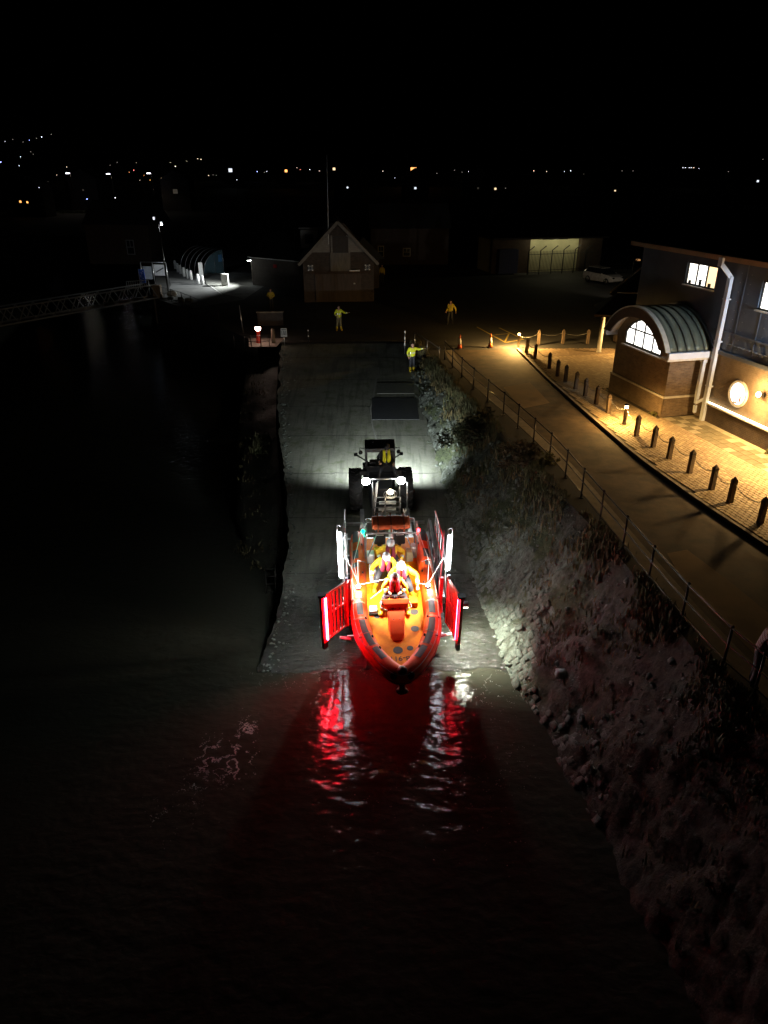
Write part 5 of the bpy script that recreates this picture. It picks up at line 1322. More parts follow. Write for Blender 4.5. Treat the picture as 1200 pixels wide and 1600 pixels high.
# lines held by the crew, running to the tubes and trailer posts
def line(label, pts, r=.012):
    w = [SF @ Vector(p) for p in pts]
    o = MB().tube(w, r, 6).build('rope', M_rope); tag(o, label, 'rope', 'lines steadying the lifeboat')
line('pale line from the crew over the left tube to the left light post', [(-.1, .75, 2.12), (-.62, .68, 2.06), (-1.16, .56, 2.04), (-1.6, 1.1, 2.9)], .016)
line('pale line from the crew over the right tube to the right light post', [(.78, .52, 2.06), (1.12, .46, 2.04), (1.7, 1.0, 2.8)], .016)
line('pale line across the boat down to the left deck box', [(-.05, .82, 2.1), (-.42, .3, 2.0), (-.8, .05, 1.85)], .018)
line('slack thin line on the left rising to the stern post', [(-1.2, .62, 2.0), (-1.32, 1.5, 2.3), (-1.05, 3.0, 2.4)], .009)
line('slack thin line on the right rising to the stern post', [(1.55, .2, 1.3), (1.3, 1.5, 2.1), (1.0, 2.9, 2.5)], .009)

# ------------------------------------------------------------------ old boathouse at the head of the slip
bh = thing('boathouse', 'dim old brick boathouse with gable loft door, flagpole and two square signs', 'building', (-7.0, 64.4, 4.0), R(5))
Lb, Wb, He, Hr = 13.0, 6.15, 3.5, 6.55
mb = MB()
mb.prism([(0, 0), (Wb, 0), (Wb, He), (Wb / 2 + .55, Hr - .1), (Wb / 2 - .55 + .0, Hr - .1), (0, He)], .3)
mb.b2((0, .3, 0), (.3, Lb, He)); mb.b2((Wb - .3, .3, 0), (Wb, Lb, He)); mb.b2((0, Lb, 0), (Wb, Lb + .3, He))
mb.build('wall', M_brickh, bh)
mb = MB()
for s_ in (-1, 1):
    mb.bar((Wb / 2 + s_ * (Wb / 2 + .35), Lb / 2, He - .35), (Wb / 2, Lb / 2, Hr), Lb + 1.0, .12, up=(0, 0, 1))
rf = mb.build('roof', M_roof, bh)
for s_ in (-1, 1): MB().bar((Wb / 2 + s_ * (Wb / 2 + .35), -.54, He - .33), (Wb / 2, -.54, Hr + .02), .05, .24).build('bargeboard', mat('pale_board', (.2, .19, .175), .7), bh)
pw = mat('pale_weatherboard', (.26, .245, .225), .7, col2=(.17, .16, .145), scale=2, stretch=(1, 1, 6))
MB().prism([(.55, 4.15), (2.35, 4.15), (2.35, 5.55)], .05, Matrix.Translation((0, -.06, 0))).build('gable_board', pw, bh)
MB().prism([(Wb - 2.35, 4.15), (Wb - .55, 4.15), (Wb - 2.35, 5.55)], .05, Matrix.Translation((0, -.06, 0))).build('gable_board', pw, bh)
pb = MB(); pb.b2((2.38, -.14, 2.6), (4.1, -.02, 4.1)); panel = pb.build('loft_panel', mat('panel_boards', (.19, .175, .15), .8, col2=(.12, .11, .1), scale=1.4, stretch=(5, 1, 1)), bh)
ld = MB().b2((2.6, -.12, 4.12), (3.95, -.03, 5.4)).build('loft_door', M_dark, bh)
for k in range(4): MB().b2((2.62 + k * .335, -.15, 4.14), (2.93 + k * .335, -.122, 5.38)).build('plank', mat('dark_plank', (.05, .042, .036), .8, bump=.4), ld)
MB().b2((2.45, -.16, 4.1), (2.59, -.03, 5.5)).build('loft_frame', pw, bh); MB().b2((3.96, -.16, 4.1), (4.1, -.03, 5.5)).build('loft_frame', pw, bh)
MB().prism([(2.4, 5.52), (4.15, 5.52), (3.28, 6.45)], .06, Matrix.Translation((0, -.07, 0))).build('apex_board', M_brickh, bh)
dr = MB().b2((1.0, -.1, .05), (5.0, -.02, 2.4)).build('boat_door', mat('door_boards', (.1, .075, .062), .8, col2=(.065, .05, .042), scale=1.3, stretch=(5, 1, .6)), bh)
for k in range(12): MB().b2((1.02 + k * .331, -.13, .08), (1.33 + k * .331, -.102, 2.38)).build('plank', mat('door_boards', (.16, .11, .085)), dr)
MB().b2((.2, -.08, 2.42), (5.9, -.03, 2.58)).build('lintel', M_brickd, bh)
for x in (.42, 5.35):
    q = MB().b2((x, -.1, 2.66), (x + .46, -.04, 3.12)).build('square_sign', M_dark, bh)
    r_ = MB()
    for a, b in ((0, 0), (1, 0), (0, 1), (1, 1)):
        r_.b2((x + a * .34, -.115, 2.66 + b * .36), (x + .12 + a * .34, -.102, 2.66 + .1 + b * .36))
    r_.build('corner_mark', M_white, q)
    MB().tube([(x + .23 + .15 * math.cos(t * .5236), -.115, 2.89 + .15 * math.sin(t * .5236)) for t in range(12)], .025, 5, closed=True).build('ring_mark', M_steel, q)
wl = MB().b2((4.0, -.45, 2.62), (4.9, -.15, 2.72)).build('door_lamp', M_white, bh)
MB().b2((4.35, -.13, 1.5), (4.5, -.101, 1.62)).build('door_notice', M_white, bh)
MB().tube([(2.28, -.1, 4.8), (2.36, -.1, 11.6)], [.04, .022], 8).build('flagpole', M_white, bh)
dm = MB().b2((-.2, 5.2, 4.0), (1.4, 6.9, 5.6)).build('dormer', pw, bh)
MB().b2((.2, 5.15, 4.4), (1.0, 5.19, 5.2)).build('window', M_glass, dm)
MB().bar((-.35, 5.0, 5.75), (2.1, 5.0, 5.75), .1, .1).build('bargeboard', pw, dm)
# long lower range to the left of it
br = thing('boathouse_annexe', 'low dark brick range left of the boathouse with a bright lamp at its far corner', 'building', (-13.3, 75.0, 4.0), R(-36))
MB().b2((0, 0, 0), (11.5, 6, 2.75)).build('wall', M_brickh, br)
MB().prism([(-.35, 2.72), (6.35, 2.72), (3, 4.9)], 12.1, Matrix.Translation((11.9, 0, 0)) @ Matrix.Rotation(R(90), 4, 'Z')).build('roof', M_roof, br)
MB().b2((-.12, -.12, 2.66), (11.8, -.36, 2.74)).build('gutter', M_white, br)
lm = MB().b2((-.42, -.2, 2.35), (-.14, .2, 2.5)).build('corner_lamp', M_dark, br)
MB().b2((-.40, -.18, 2.31), (-.16, .18, 2.349)).build('lens', emit('corner_lens', (.95, 1, .98), 30), lm)
MB().b2((-.03, -.03, .4), (-.003, .5, 2.2)).build('lit_pier', M_trim, br)
spot('corner_light', (-13.9, 74.7, 6.6), (-20.8, 73.0, 4.2), 3400, (.95, 1, .97), 120, .9, .08)
MB().b2((3.2, -.2, 1.9), (3.5, -.02, 2.2)).build('lifebuoy_box', M_redp, br)

# ------------------------------------------------------------------ quay on the left
def white_bollard(x, y, label, h=.95):
    o = MB().lathe([(.17, 0), (.17, h * .78), (.13, h * .86), (.15, h * .92), (.1, h)], 14).build('white_bollard', M_white); o.location = (x, y, 4.006)
    tag(o, label, 'bollard', 'white bollards along the quay road'); return o
WB = [(-18.4, 75.05), (-19.07, 75.95), (-20.49, 78.79), (-21.07, 79.78), (-21.87, 81.31), (-22.8, 83.4), (-23.5, 85.0), (-24.6, 88)]
for i, (x, y) in enumerate(WB): white_bollard(x, y, 'white quay bollard, %s counting away from the boathouse lamp' % ORD[i])
pl = MB().b2((-.34, -.25, 0), (.34, .25, 1.15)).build('info_plinth', mat('pale_granite', (.6, .6, .58), .7, bump=.2), bevel=.03); pl.location = (-15.97, 74.4, 4.006); tag(pl, 'square pale stone plinth alone on the lit setts', 'plinth')
ps = MB().b2((-.2, -.12, 0), (.2, .12, 1.75)).build('ticket_post', M_white, bevel=.02); ps.location = (-19.35, 78.7, 4.006); tag(ps, 'tall white machine post in front of the shelter', 'ticket machine')
sh = thing('cycle_shelter', 'curved hooped cycle shelter with glazed end beside the quay bollards', 'shelter', (-18.6, 82.6, 4.0), R(40))
def hoop(y, x0=-1.5, x1=.95, h=2.6): return [(x0, y, 0)] + [(x1 - (x1 - x0) * math.cos(t), y, .25 + (h - .25) * math.sin(t)) for t in [math.pi / 2 * k / 8 for k in range(9)]]
for k in range(6): MB().tube(hoop(k * 1.15), .045, 8).build('hoop', M_steel, sh)
mb = MB(); hp = hoop(0)
mb.tube([(.95, 0, 0), (.95, 0, 2.6)], .045, 8); mb.tube([(-1.5, 0, .12), (.95, 0, .12)], .035, 8); mb.tube([(-.1, 0, .12), (-.1, 0, 2.05)], .03, 8); mb.build('end_frame', M_steel, sh)
gl = mat('shelter_glazing', (.10, .17, .2), .25, col2=(.08, .14, .165))
MB().prism([(x, z) for x, y, z in hp[1:]] + [(.95, .14)], .02).build('pane', gl, sh)
MB().b2((.35, -.05, 1.35), (.8, -.03, 2.1)).build('poster', mat('blue_poster', (.1, .3, .6), .5), sh)
lp = thing('lamp_post', 'tall thin mast with two floodlights at the quay corner', 'lamp post', (-20.0, 68.2, 4.0))
MB().tube([(0, 0, 0), (-.1, 0, 6.4)], [.07, .045], 8).build('pole', M_rail, lp)
MB().tube([(-.55, 0, 3.6), (-.08, 0, 3.6), (-.07, 0, 3.9)], .025, 6).build('bracket', M_rail, lp)
for sx, s_ in ((-1, .4), (1, .0)):
    hd = MB().box((-.1 + sx * .3, -.05, 6.25 + s_), (.2, .3, .3), Matrix.Identity(4)).build('floodlight', M_steel, lp)
    MB().tube([(-.1, 0, 6.3), (-.1 + sx * .3, 0, 6.3 + s_)], .025, 6).build('arm', M_rail, hd)
    MB().box((-.1 + sx * .3, -.21, 6.25 + s_), (.14, .02, .22)).build('lens', emit('dim_lens', (.85, .9, 1), 1.5), hd)
pier = MB().b2((-.35, -.3, -2.2), (.35, .3, 1.15)).build('brick_pier', M_brick, bevel=.02); pier.location = (-20.55, 66.7, 4.0); tag(pier, 'squat brick pier at the landward end of the gangway', 'pier')
gw = thing('gangway', 'long steel truss gangway sloping down to the pontoon', 'gangway')
P0, P1 = Vector((-20.9, 66.4, 4.15)), Vector((-34, 46.5, 4.0)); dd = (P1 - P0); LL = dd.length; dd.normalize(); sd = dd.cross(Vector((0, 0, 1))).normalized()
gs = mat('dull_steel', (.11, .11, .11), .8, 0.)
for s_ in (-.65, .65):
    a = P0 + sd * s_; b = P1 + sd * s_
    MB().bar(a, b, .09, .12).build('bottom_chord', gs, gw); MB().bar(a + Vector((0, 0, 1.15)), b + Vector((0, 0, 1.15)), .09, .1).build('top_chord', gs, gw)
    n = 16
    for k in range(n):
        t0, t1 = k / n, (k + 1) / n
        a0 = a.lerp(b, t0); m0 = a.lerp(b, (t0 + t1) / 2) + Vector((0, 0, 1.15)); b0 = a.lerp(b, t1)
        MB().bar(a0, m0, .06, .06).build('web_bar', gs, gw); MB().bar(m0, b0, .06, .06).build('web_bar', gs, gw)
MB().bar(P0 + Vector((0, 0, .02)), P1 + Vector((0, 0, .02)), 1.2, .05).build('walkway', M_timber, gw)
pn = thing('pontoon', 'dark floating pontoon at the foot of the gangway', 'pontoon', (-37, 45, 0), .3)
MB().b2((-9, -1.6, -.7), (3.5, 1.6, .1)).build('float', M_dark, pn); MB().b2((-9.05, -1.65, .103), (3.55, 1.65, .2)).build('deck', M_timber, pn)
ki = thing('display_stand', 'white framed display boards behind the gangway head', 'display', (-24.4, 75.5, 4.0), R(-12))
for x in (-.2, 1.1, 2.6): MB().tube([(x, 0, 0), (x, 0, 2.15)], .04, 6).build('post', M_steel, ki)
MB().tube([(-.2, 0, 2.15), (2.6, 0, 2.15)], .04, 6).build('top_bar', M_steel, ki)
MB().b2((.0, -.06, .5), (.95, -.02, 1.75)).build('board', mat('pale_board_face', (.5, .55, .6), .5), ki)
b_ = MB().b2((1.25, -.06, .9), (2.5, -.02, 1.95)).build('board', M_white, ki)
MB().bar((1.4, -.07, 1.2), (2.3, -.07, 1.65), .02, .1).build('dark_print', M_dark, b_)
bn = thing('banner', 'bright blue flag banner with white pattern at the gangway head', 'banner', (-23.4, 71.8, 4.0), -.2)
MB().tube([(-.32, 0, 0), (-.32, 0, 1.95)], .025, 6).build('pole', M_steel, bn)
bf = MB().b2((-.3, -.01, .55), (.3, .01, 1.9)).build('cloth', mat('banner_blue', (.05, .15, .75), .6), bn)
mb = MB()
for i in range(9):
    x, z = random.uniform(-.2, .2), .7 + i * .125; mb.bar((x - .07, -.016, z), (x + .07, -.016, z + random.uniform(-.06, .06)), .004, .035)
mb.build('white_print', M_white, bf)
ba = thing('crowd_barrier', 'low grey metal barrier beside the gangway', 'barrier', (-23.9, 68.6, 4.0 + .6), .1)
mb = MB(); mb.tube([(0, 0, -.6), (0, 0, .6), (2.0, 0, .7), (2.0, 0, -.6)], .03, 6); mb.tube([(0, 0, .05), (2, 0, .15)], .025, 6); mb.build('frame', M_steel, ba)
for k in range(9): MB().tube([(.2 + k * .2, 0, .06), (.2 + k * .2, 0, .62)], .012, 5).build('bar', M_steel, ba)
sk_ = MB().ell((0, 0, .3), (.5, .35, .32), 14, 10).build('white_sack', mat('sack_white', (.6, .62, .6), .8, bump=.8, bscale=4)); sk_.location = (-19.4, 67.2, 4.0); tag(sk_, 'bulky white sack lying at the foot of the mast', 'sack')
fe = thing('quay_fence', 'dark mesh fence along the quay edge below the lit road', 'fence')
FP = [(-20.2, 66.4), (-18.8, 64.8), (-17.4, 63.0), (-16.1, 61.0), (-14.4, 58.2), (-12.6, 55.2)]
for x, y in FP: MB().tube([(x, y, 3.9), (x, y, 5.1)], .035, 6).build('post', M_rail, fe)
for h in (.15, .55, 1.05): MB().tube([(x, y, 4 + h) for x, y in FP], .02, 6).build('rail', M_rail, fe)
mb = MB()
for (a, b) in zip(FP, FP[1:]):
    for k in range(8):
        x = a[0] + (b[0] - a[0]) * k / 8; y = a[1] + (b[1] - a[1]) * k / 8; mb.tube([(x, y, 4.15), (x, y, 5.05)], .01, 4)
stuff(mb.build('mesh_wire', M_rail, fe))
for i, (x, y, s_) in enumerate(((-19.2, 66.0, .35), (-18.3, 65.9, .3), (-17.3, 64.9, .4), (-17.9, 64.6, .28))):
    o = link('quay_rock', RMES[i]); o.location = (x, y, 4.1); o.scale = (s_ * 1.6, s_, s_ * .8)
    tag(o, ['grey rock at the mast foot behind the quay fence', 'smaller grey rock beside the one at the mast foot', 'broad grey rock farthest along the lit quay edge', 'smallest grey rock tight against the quay fence'][i], 'rock')
# pier wall, red lamp pillar, sign, low railing at the head of the slip
pwll = MB().b2((-.95, -.2, -.1), (.95, .25, .95)).build('wall_stub', M_brickh, bevel=.02); pwll.location = (-8.5, 54.2, 4.0); pwll.rotation_euler = (0, 0, .05); tag(pwll, 'short old brick wall stub near the red lamp pillar', 'wall')
MB().b2((-1.0, -.25, .953), (1.0, .3, 1.03)).build('coping', M_kerb, pwll)
rp = thing('lamp_pillar', 'red pillar with glowing white-pink lamp at the slip head', 'lamp', (-8.45, 48.15, 4.0))
MB().lathe([(.17, 0), (.17, .06), (.14, .1), (.14, .78), (.16, .82)], 16).build('pillar', mat('pillar_red', (.55, .03, .015), .4), rp)
MB().lathe([(.14, .82), (.2, .95), (.2, 1.02), (.1, 1.06)], 16).build('lamp_head', emit('pillar_lamp', (1, .68, .55), 22), rp)
point('pillar_light', (0, -.3, 1.1), 15, (1, .75, .6), .08, rp)
point('pillar_light', (.25, .15, .95), 10, (1, .75, .6), .08, rp)
sg = thing('slip_sign', 'small white sign with dark pictogram on a thin post at the slip head', 'sign', (-6.66, 47.75, 4.0))
MB().tube([(0, 0, -.1), (0, 0, .55)], .03, 6).build('post', M_steel, sg)
bd = MB().b2((-.2, -.02, .5), (.2, .02, 1.05)).build('board', M_white, sg)
for lo, hi in (((-.15, -.024, .92), (.15, -.0205, .98)), ((-.03, -.024, .6), (.05, -.0205, .88)), ((-.15, -.024, .58), (-.1, -.0205, .88)), ((.1, -.024, .58), (.15, -.0205, .88))): MB().b2(lo, hi).build('print', M_dark, bd)
mk = thing('marker_post', 'thin dark marker post with two pale reflectors beside the slip sign', 'marker post', (-5.1, 48.3, 4.0))
MB().tube([(0, 0, -.1), (0, 0, .9)], .03, 6).build('post', M_dark, mk)
for z in (.42, .8): MB().ell((0, -.03, z), (.05, .03, .05), 8, 6).build('reflector', M_refl, mk)
mk2 = thing('marker_post', 'slim white-banded marker post at the right of the slip head behind the guide', 'marker post', (1.35, 46.4, 3.7))
MB().tube([(0, 0, -.1), (0, 0, 1.5)], .035, 6).build('post', M_steel, mk2)
for z in (.5, .9, 1.3): MB().lathe([(.042, z), (.042, z + .16)], 8).build('band', M_white, mk2)
lr = thing('low_railing', 'low dark railing in front of the red lamp pillar', 'railing')
LR = [(-9.9, 47.1), (-9.2, 47.0), (-8.75, 46.95), (-8.1, 46.9), (-7.55, 47.0)]
for x, y in LR: MB().tube([(x, y, 3.9), (x, y, 4.75)], .03, 6).build('post', M_rail, lr)
for h in (.35, .72): MB().tube([(x, y, 4 + h) for x, y in LR], .022, 6).build('rail', M_rail, lr)
gp = MB().lathe([(.13, 0), (.13, .55), (.09, .65), (.12, .75), (.08, .95)], 10).build('old_post', M_timber); gp.location = (-7.45, 48.1, 4.0); tag(gp, 'stumpy weathered post right of the red lamp pillar', 'post')
tp_ = MB().tube([(0, 0, 0), (-.12, 0, 1.9)], .045, 8).build('thin_pole', M_steel); tp_.location = (-10.1, 51.5, 4.0); tag(tp_, 'leaning thin grey pole left of the red lamp pillar', 'pole')
ld_ = thing('ladder', 'short iron ladder on the mud bank beside the slip edge', 'ladder', (-4.35, 23.2, .25), .1)
for s_ in (-.18, .18): MB().tube([(s_, 0, -.6), (s_, .9, .35)], .025, 6).build('rail', M_rail, ld_)
for k in range(4): MB().tube([(-.18, .18 + k * .2, -.4 + k * .22), (.18, .18 + k * .2, -.4 + k * .22)], .02, 6).build('rung', M_rail, ld_)

# foam where the wash breaks off the slip end, and streaks on the water
def foam(name, blobs, label=None):
    mb = MB()
    for (cx, cy, n, sx, sy, r) in blobs:
        for i in range(n):
            x, y = cx + random.gauss(0, sx), cy + random.gauss(0, sy)
            if abs(nz(x * 1.9, y * 1.9, 6) - .05) > .055 + .05 * random.random(): continue
            q = r * random.uniform(.3, 1.2); e = random.uniform(1, 2.4); a = random.uniform(-.6, .6)
            mb.ell((0, 0, 0), (q * e, q, q * .35), 6, 4, Matrix.Translation((x, y, WATER + .004)) @ Matrix.Rotation(a, 4, 'Z'))
    return stuff(mb.build(name, mat('foam', (.62, .64, .66), .4, spec=.6), recalc=False))
foam('foam', [(-3.98, 15.6, 2600, .14, .45, .010), (-4.1, 14.7, 3000, .25, .3, .011), (-4.9, 14.9, 1900, .22, .28, .010), (-4.85, 14.1, 1300, .3, .35, .008), (-5.4, 13.2, 900, .5, .5, .007), (0, 18.5, 1500, 2.2, .16, .006), (-3, 18.2, 700, .7, .25, .006), (3.3, 17.6, 1200, .5, .5, .007), (3.2, 15.2, 900, .5, .7, .008), (2.9, 14.0, 500, .6, .7, .008), (.9, 13.2, 260, .9, .5, .008), (-.5, 13.6, 200, 1.0, .5, .007), (2.3, 12.2, 260, .8, .6, .008)])

# ------------------------------------------------------------------ yard behind: parked car, lit garage behind a palisade fence
car = thing('parked_car', 'white estate car parked in the dark beyond the station', 'car', (22.6, 76.6, 4.0), R(-62))
def carbody():
    sec = [(-2.15, .42, .72, .80), (-2.1, .3, .95, .84), (-1.75, .25, 1.02, .87), (-.6, .22, .98, .88), (.9, .22, .96, .88), (1.5, .25, .92, .86), (2.05, .32, .78, .78), (2.18, .4, .62, .68)]
    mb = MB(); vs = []
    for x, z0, z1, w in sec: vs += [(x, -w * .92, z0), (x, -w, (z0 + z1) / 2), (x, -w * .93, z1), (x, w * .93, z1), (x, w, (z0 + z1) / 2), (x, w * .92, z0)]
    k = len(sec); fs = [tuple(range(6)), tuple(range(6 * k - 1, 6 * k - 7, -1))]
    for i in range(k - 1):
        for c in range(6): fs.append((6 * i + c, 6 * i + (c + 1) % 6, 6 * i + 6 + (c + 1) % 6, 6 * i + 6 + c))
    mb.add(vs, fs, False); return mb
cb = carbody().build('body', mat('white_car_paint', (.75, .75, .75), .2, coat=.8), car, .04)
mb = MB(); vs = []
for x, z, w in ((-2.0, .98, .78), (-1.55, 1.46, .64), (.25, 1.48, .64), (1.15, .95, .78)): vs += [(x, -w, z), (x, w, z)]
mb.add(vs, [(0, 1, 3, 2), (2, 3, 5, 4), (4, 5, 7, 6), (0, 2, 4, 6), (1, 7, 5, 3), (0, 6, 7, 1)]); mb.build('cabin_glass', M_glass, car, .04)
MB().b2((-1.6, -.6, 1.465), (.3, .6, 1.5)).build('roof', MATS['white_car_paint'], car, .02)
for s_ in (-1, 1):
    for x in (-1.3, 1.35):
        w = MB().lathe([(.2, -.1), (.31, -.1), (.32, 0), (.31, .1), (.2, .1)], 20, Matrix.Translation((x, s_ * .8, .32)) @ Matrix.Rotation(R(90), 4, 'X')).build('wheel', M_tyre, car)
        MB().lathe([(.05, -.11), (.2, -.11), (.2, .11), (.05, .11)], 14, Matrix.Translation((x, s_ * .8, .32)) @ Matrix.Rotation(R(90), 4, 'X')).build('rim', M_steel, w)
    MB().ell((2.1, s_ * .6, .68), (.1, .16, .08), 10, 6).build('headlight', M_glass, car); MB().ell((.75, s_ * .95, .98), (.1, .09, .07), 8, 6).build('wing_mirror', MATS['white_car_paint'], car)
ga = thing('garage', 'low building with a dim yellow-green lit front behind a palisade fence', 'building', (16.0, 84.5, 4.0), R(12))
MB().b2((-4, .6, 0), (9, 5, 3.6)).build('wall', mat('garage_cladding', (.5, .48, .3), .7, col2=(.4, .38, .24), scale=1), ga)
MB().b2((-4.1, -.1, 0), (.35, .597, 3.6)).build('side_pier', M_brickd, ga); MB().b2((6.5, -.1, 0), (9.1, .597, 3.6)).build('side_pier', M_brickd, ga)
MB().b2((-4.4, -.9, 3.603), (9.4, 5.4, 3.8)).build('roof', M_roof, ga)
mb = MB()
tb = MB().b2((1.6, -.5, 3.52), (4.6, -.4, 3.6)).build('assumed_strip_lamp', M_dark, ga)  # unseen strip lamp assumed from the lit garage front
for x in (1.2, 3.4, 5.6): point('assumed_strip_light', (x, -.75, 3.3), 34, (1, .92, .55), .25, ga)
pf = thing('palisade_fence', 'dark palisade fence with cranked tops across the lit garage front', 'fence', (15.9, 82.6, 4.0), R(18))
for k in range(6): MB().tube([(k * 1.45, 0, 0), (k * 1.45, 0, 2.5), (k * 1.45 + .5, -.3, 3.0)], .06, 6).build('post', M_dark, pf)
pm_ = MB().b2((-.02, -.01, 0), (.02, .01, 2.4)).mesh('pale', M_dark)
for k in range(46):
    o = link('pale', pm_, pf); o.location = (k * .18, .02, .05)
for z in (.4, 2.1): MB().b2((-.1, -.03, z), (8.3, .0, z + .06)).build('rail', M_dark, pf)
ct = thing('blue_container', 'dark blue container at the left end of the lit garage', 'container', (13.8, 82.9, 4.0), R(12))
MB().b2((-1.1, 0, .1), (1.1, 4, 2.6)).build('body', mat('container_blue', (.02, .035, .12), .5), ct)
for k in range(9): MB().b2((-1.05 + k * .24, -.04, .2), (-.95 + k * .24, -.003, 2.5)).build('rib', MATS['container_blue'], ct)

yl = thing('yard_lamp', 'small amber lamp on a pole in the yard beyond the station', 'lamp post', (20.9, 62.5, 4.0))
MB().tube([(0, 0, 0), (0, 0, 3.6), (.3, .2, 3.75)], .05, 6).build('pole', M_rail, yl)
MB().box((.4, .3, 3.72), (.3, .25, .12)).build('lamp_head', emit('yard_lamp_lens', (1, .5, .2), .35), yl)
spot('yard_light', (.4, .45, 3.6), (1.5, 12.5, .6), 330, (1, .86, .66), 70, .6, .08, yl)  # beam added to light the parked car

# ------------------------------------------------------------------ the town and its lights beyond the river
def house(x, y, z, w, label, winm, ws=1.0, rz=0.):
    h = thing('house', label, 'house', (x, y, z), rz, 'dark far houses with a lit window')
    MB().b2((-w, 0, -4), (w, 6, 5)).build('wall', M_brickh, h)
    MB().prism([(-w - .3, 4.9), (w + .3, 4.9), (0, 7.4)], 6.4, Matrix.Translation((0, -.2, 0))).build('roof', M_roof, h)
    f = MB().b2((-ws * .55, -.06, 2.0 - ws * .5), (ws * .55, -.02, 2.0 + ws * .5)).build('window', M_frame, h)
    MB().b2((-ws * .5, -.09, 2.0 - ws * .45), (ws * .5, -.062, 2.0 + ws * .45)).build('pane', winm, f)
    return h
WM = {'w': emit('far_window_warm', (1, .72, .4), 1.4), 'o': emit('far_window_orange', (1, .42, .12), 2.2), 'c': emit('far_window_cool', (.8, .88, 1), 1.3), 'd': emit('far_window_dim', (1, .85, .65), .03)}
LM = {'w': emit('far_lamp_warm', (1, .8, .55), 4), 'o': emit('far_lamp_orange', (1, .45, .15), 4), 'c': emit('far_lamp_white', (.85, .9, 1), 4), 'b': emit('far_lamp_blue', (.35, .45, 1), 5), 'r': emit('far_lamp_red', (1, .3, .25), 3.5), 'd': emit('far_lamp_dim', (1, .9, .75), .7)}
NAMES = dict(w='warm', o='orange', c='cool white', b='bluish', r='reddish', d='faint')
LAMPS = [(-198.71,420,28.05,0.17,'c'),(-194.48,420,28.94,0.18,'d'),(-185.82,420,28.64,0.2,'b'),(-181.95,420,29.53,0.18,'d'),(-179.14,420,30.13,0.28,'c'),(-189.38,420,27.75,0.18,'d'),(-173.88,420,31.31,0.18,'d'),(-186.31,420,23.26,0.18,'d'),(-185.22,420,22.05,0.18,'d'),(-192.25,420,20.84,0.2,'c'),(-193.88,420,16.58,0.2,'c'),(-203.31,420,18.41,0.35,'b'),(-168.83,420,15.97,0.18,'w'),(-169.18,420,14.13,0.18,'w'),(-165.6,420,15.05,0.18,'d'),(-164.81,420,13.82,0.17,'c'),(-163.78,420,13.82,0.18,'d'),(-159.69,420,15.66,0.26,'o'),(-157.99,420,15.66,0.18,'w'),(-153.22,420,15.66,0.18,'w'),(-154.46,420,14.44,0.18,'d'),(-157.7,420,13.51,0.18,'o'),(-161.85,420,16.89,0.18,'d'),(-135.85,420,13.51,0.17,'o'),(-133.32,420,14.44,0.24,'r'),(-115.78,420,18.11,0.17,'w'),(-113.41,420,18.11,0.15,'w'),(-110.92,420,16.28,0.28,'w'),(-104.5,420,18.72,0.15,'w'),(-95.97,335.11172663754115,11.0,0.15,'d'),(-66.53,247.43601083414546,11.0,0.11,'d'),(-100.87,390.2928945580423,11.0,0.26,'r'),(-62.09,247.43601083414546,11.0,0.15,'b'),(-76.95,174.183938199177,11.0,0.09,'c'),(-98.6,420,19.93,0.2,'w'),(-96.94,420,19.63,0.24,'w'),(-83.88,420,14.44,0.35,'b'),(-93.69,420,11.97,0.18,'w'),(-91.26,420,12.28,0.18,'d'),(-89.59,420,11.97,0.18,'d'),(-58.75,312.964173208072,11.0,0.15,'c'),(-67.56,420,13.82,0.28,'b'),(-62.44,420,13.82,0.18,'c'),(-63.83,420,13.51,0.18,'d'),(-46.31,420,15.66,0.17,'w'),(-44.65,420,14.74,0.2,'r'),(-39.54,420,14.74,0.22,'c'),(-34.45,420,14.13,0.18,'w'),(5.41,390.2928945580423,11.0,0.14,'c'),(12.99,420,11.97,0.22,'o'),(37.51,420,14.44,0.18,'d'),(41.64,420,13.51,0.18,'d'),(45.04,420,13.82,0.15,'c'),(46.75,420,13.82,0.18,'d'),(79.82,420,14.13,0.24,'w'),(86.67,420,13.82,0.17,'w'),(96.22,420,13.82,0.17,'c'),(99.6,420,14.13,0.3,'c'),(91.76,360.61321067892936,11.0,0.17,'c'),(126.89,420,14.13,0.18,'d'),(132.69,420,14.13,0.18,'d'),(159.01,420,15.66,0.2,'c'),(160.37,420,15.66,0.2,'c'),(162.42,420,15.66,0.2,'c'),(163.44,420,15.66,0.22,'c'),(164.8,420,15.66,0.22,'w'),(167.58,420,15.36,0.15,'c'),(200.66,420,19.63,0.18,'d'),(130.93,276.3918481894192,11.0,0.11,'w'),(-39.87,104.15858684893041,11.0,0.08,'b'),(-37.76,109.0579415437767,11.0,0.08,'c'),(183.57,420,13.82,0.18,'d'),(191.01,420,14.13,0.18,'d'),(-145.53,420,16.89,0.18,'d'),(-148.43,420,13.82,0.18,'d'),(28.51,247.43601083414546,11.0,0.11,'d'),(26.16,167.9490019070296,11.0,0.07,'d'),(-52.1,420,15.66,0.15,'o')]
rnd = random.Random(21)
for i in range(34):                               # the denser sprinkle of the town beyond the quay
    d = rnd.uniform(380, 460); b = rnd.gauss(-.36, .07) if i < 26 else rnd.uniform(-.2, .3)
    LAMPS.append((round(b * d, 1), round(d, 1), round(14.5 - rnd.uniform(-.004, .024) * d + (4 if i % 9 == 0 else 0), 2), rnd.choice((.1, .13, .17)), rnd.choice('ddwwod')))
pole_me = MB().tube([(0, 0, -9), (0, 0, -.1)], .07, 5).mesh('pole', M_rail)
HEAD = {}
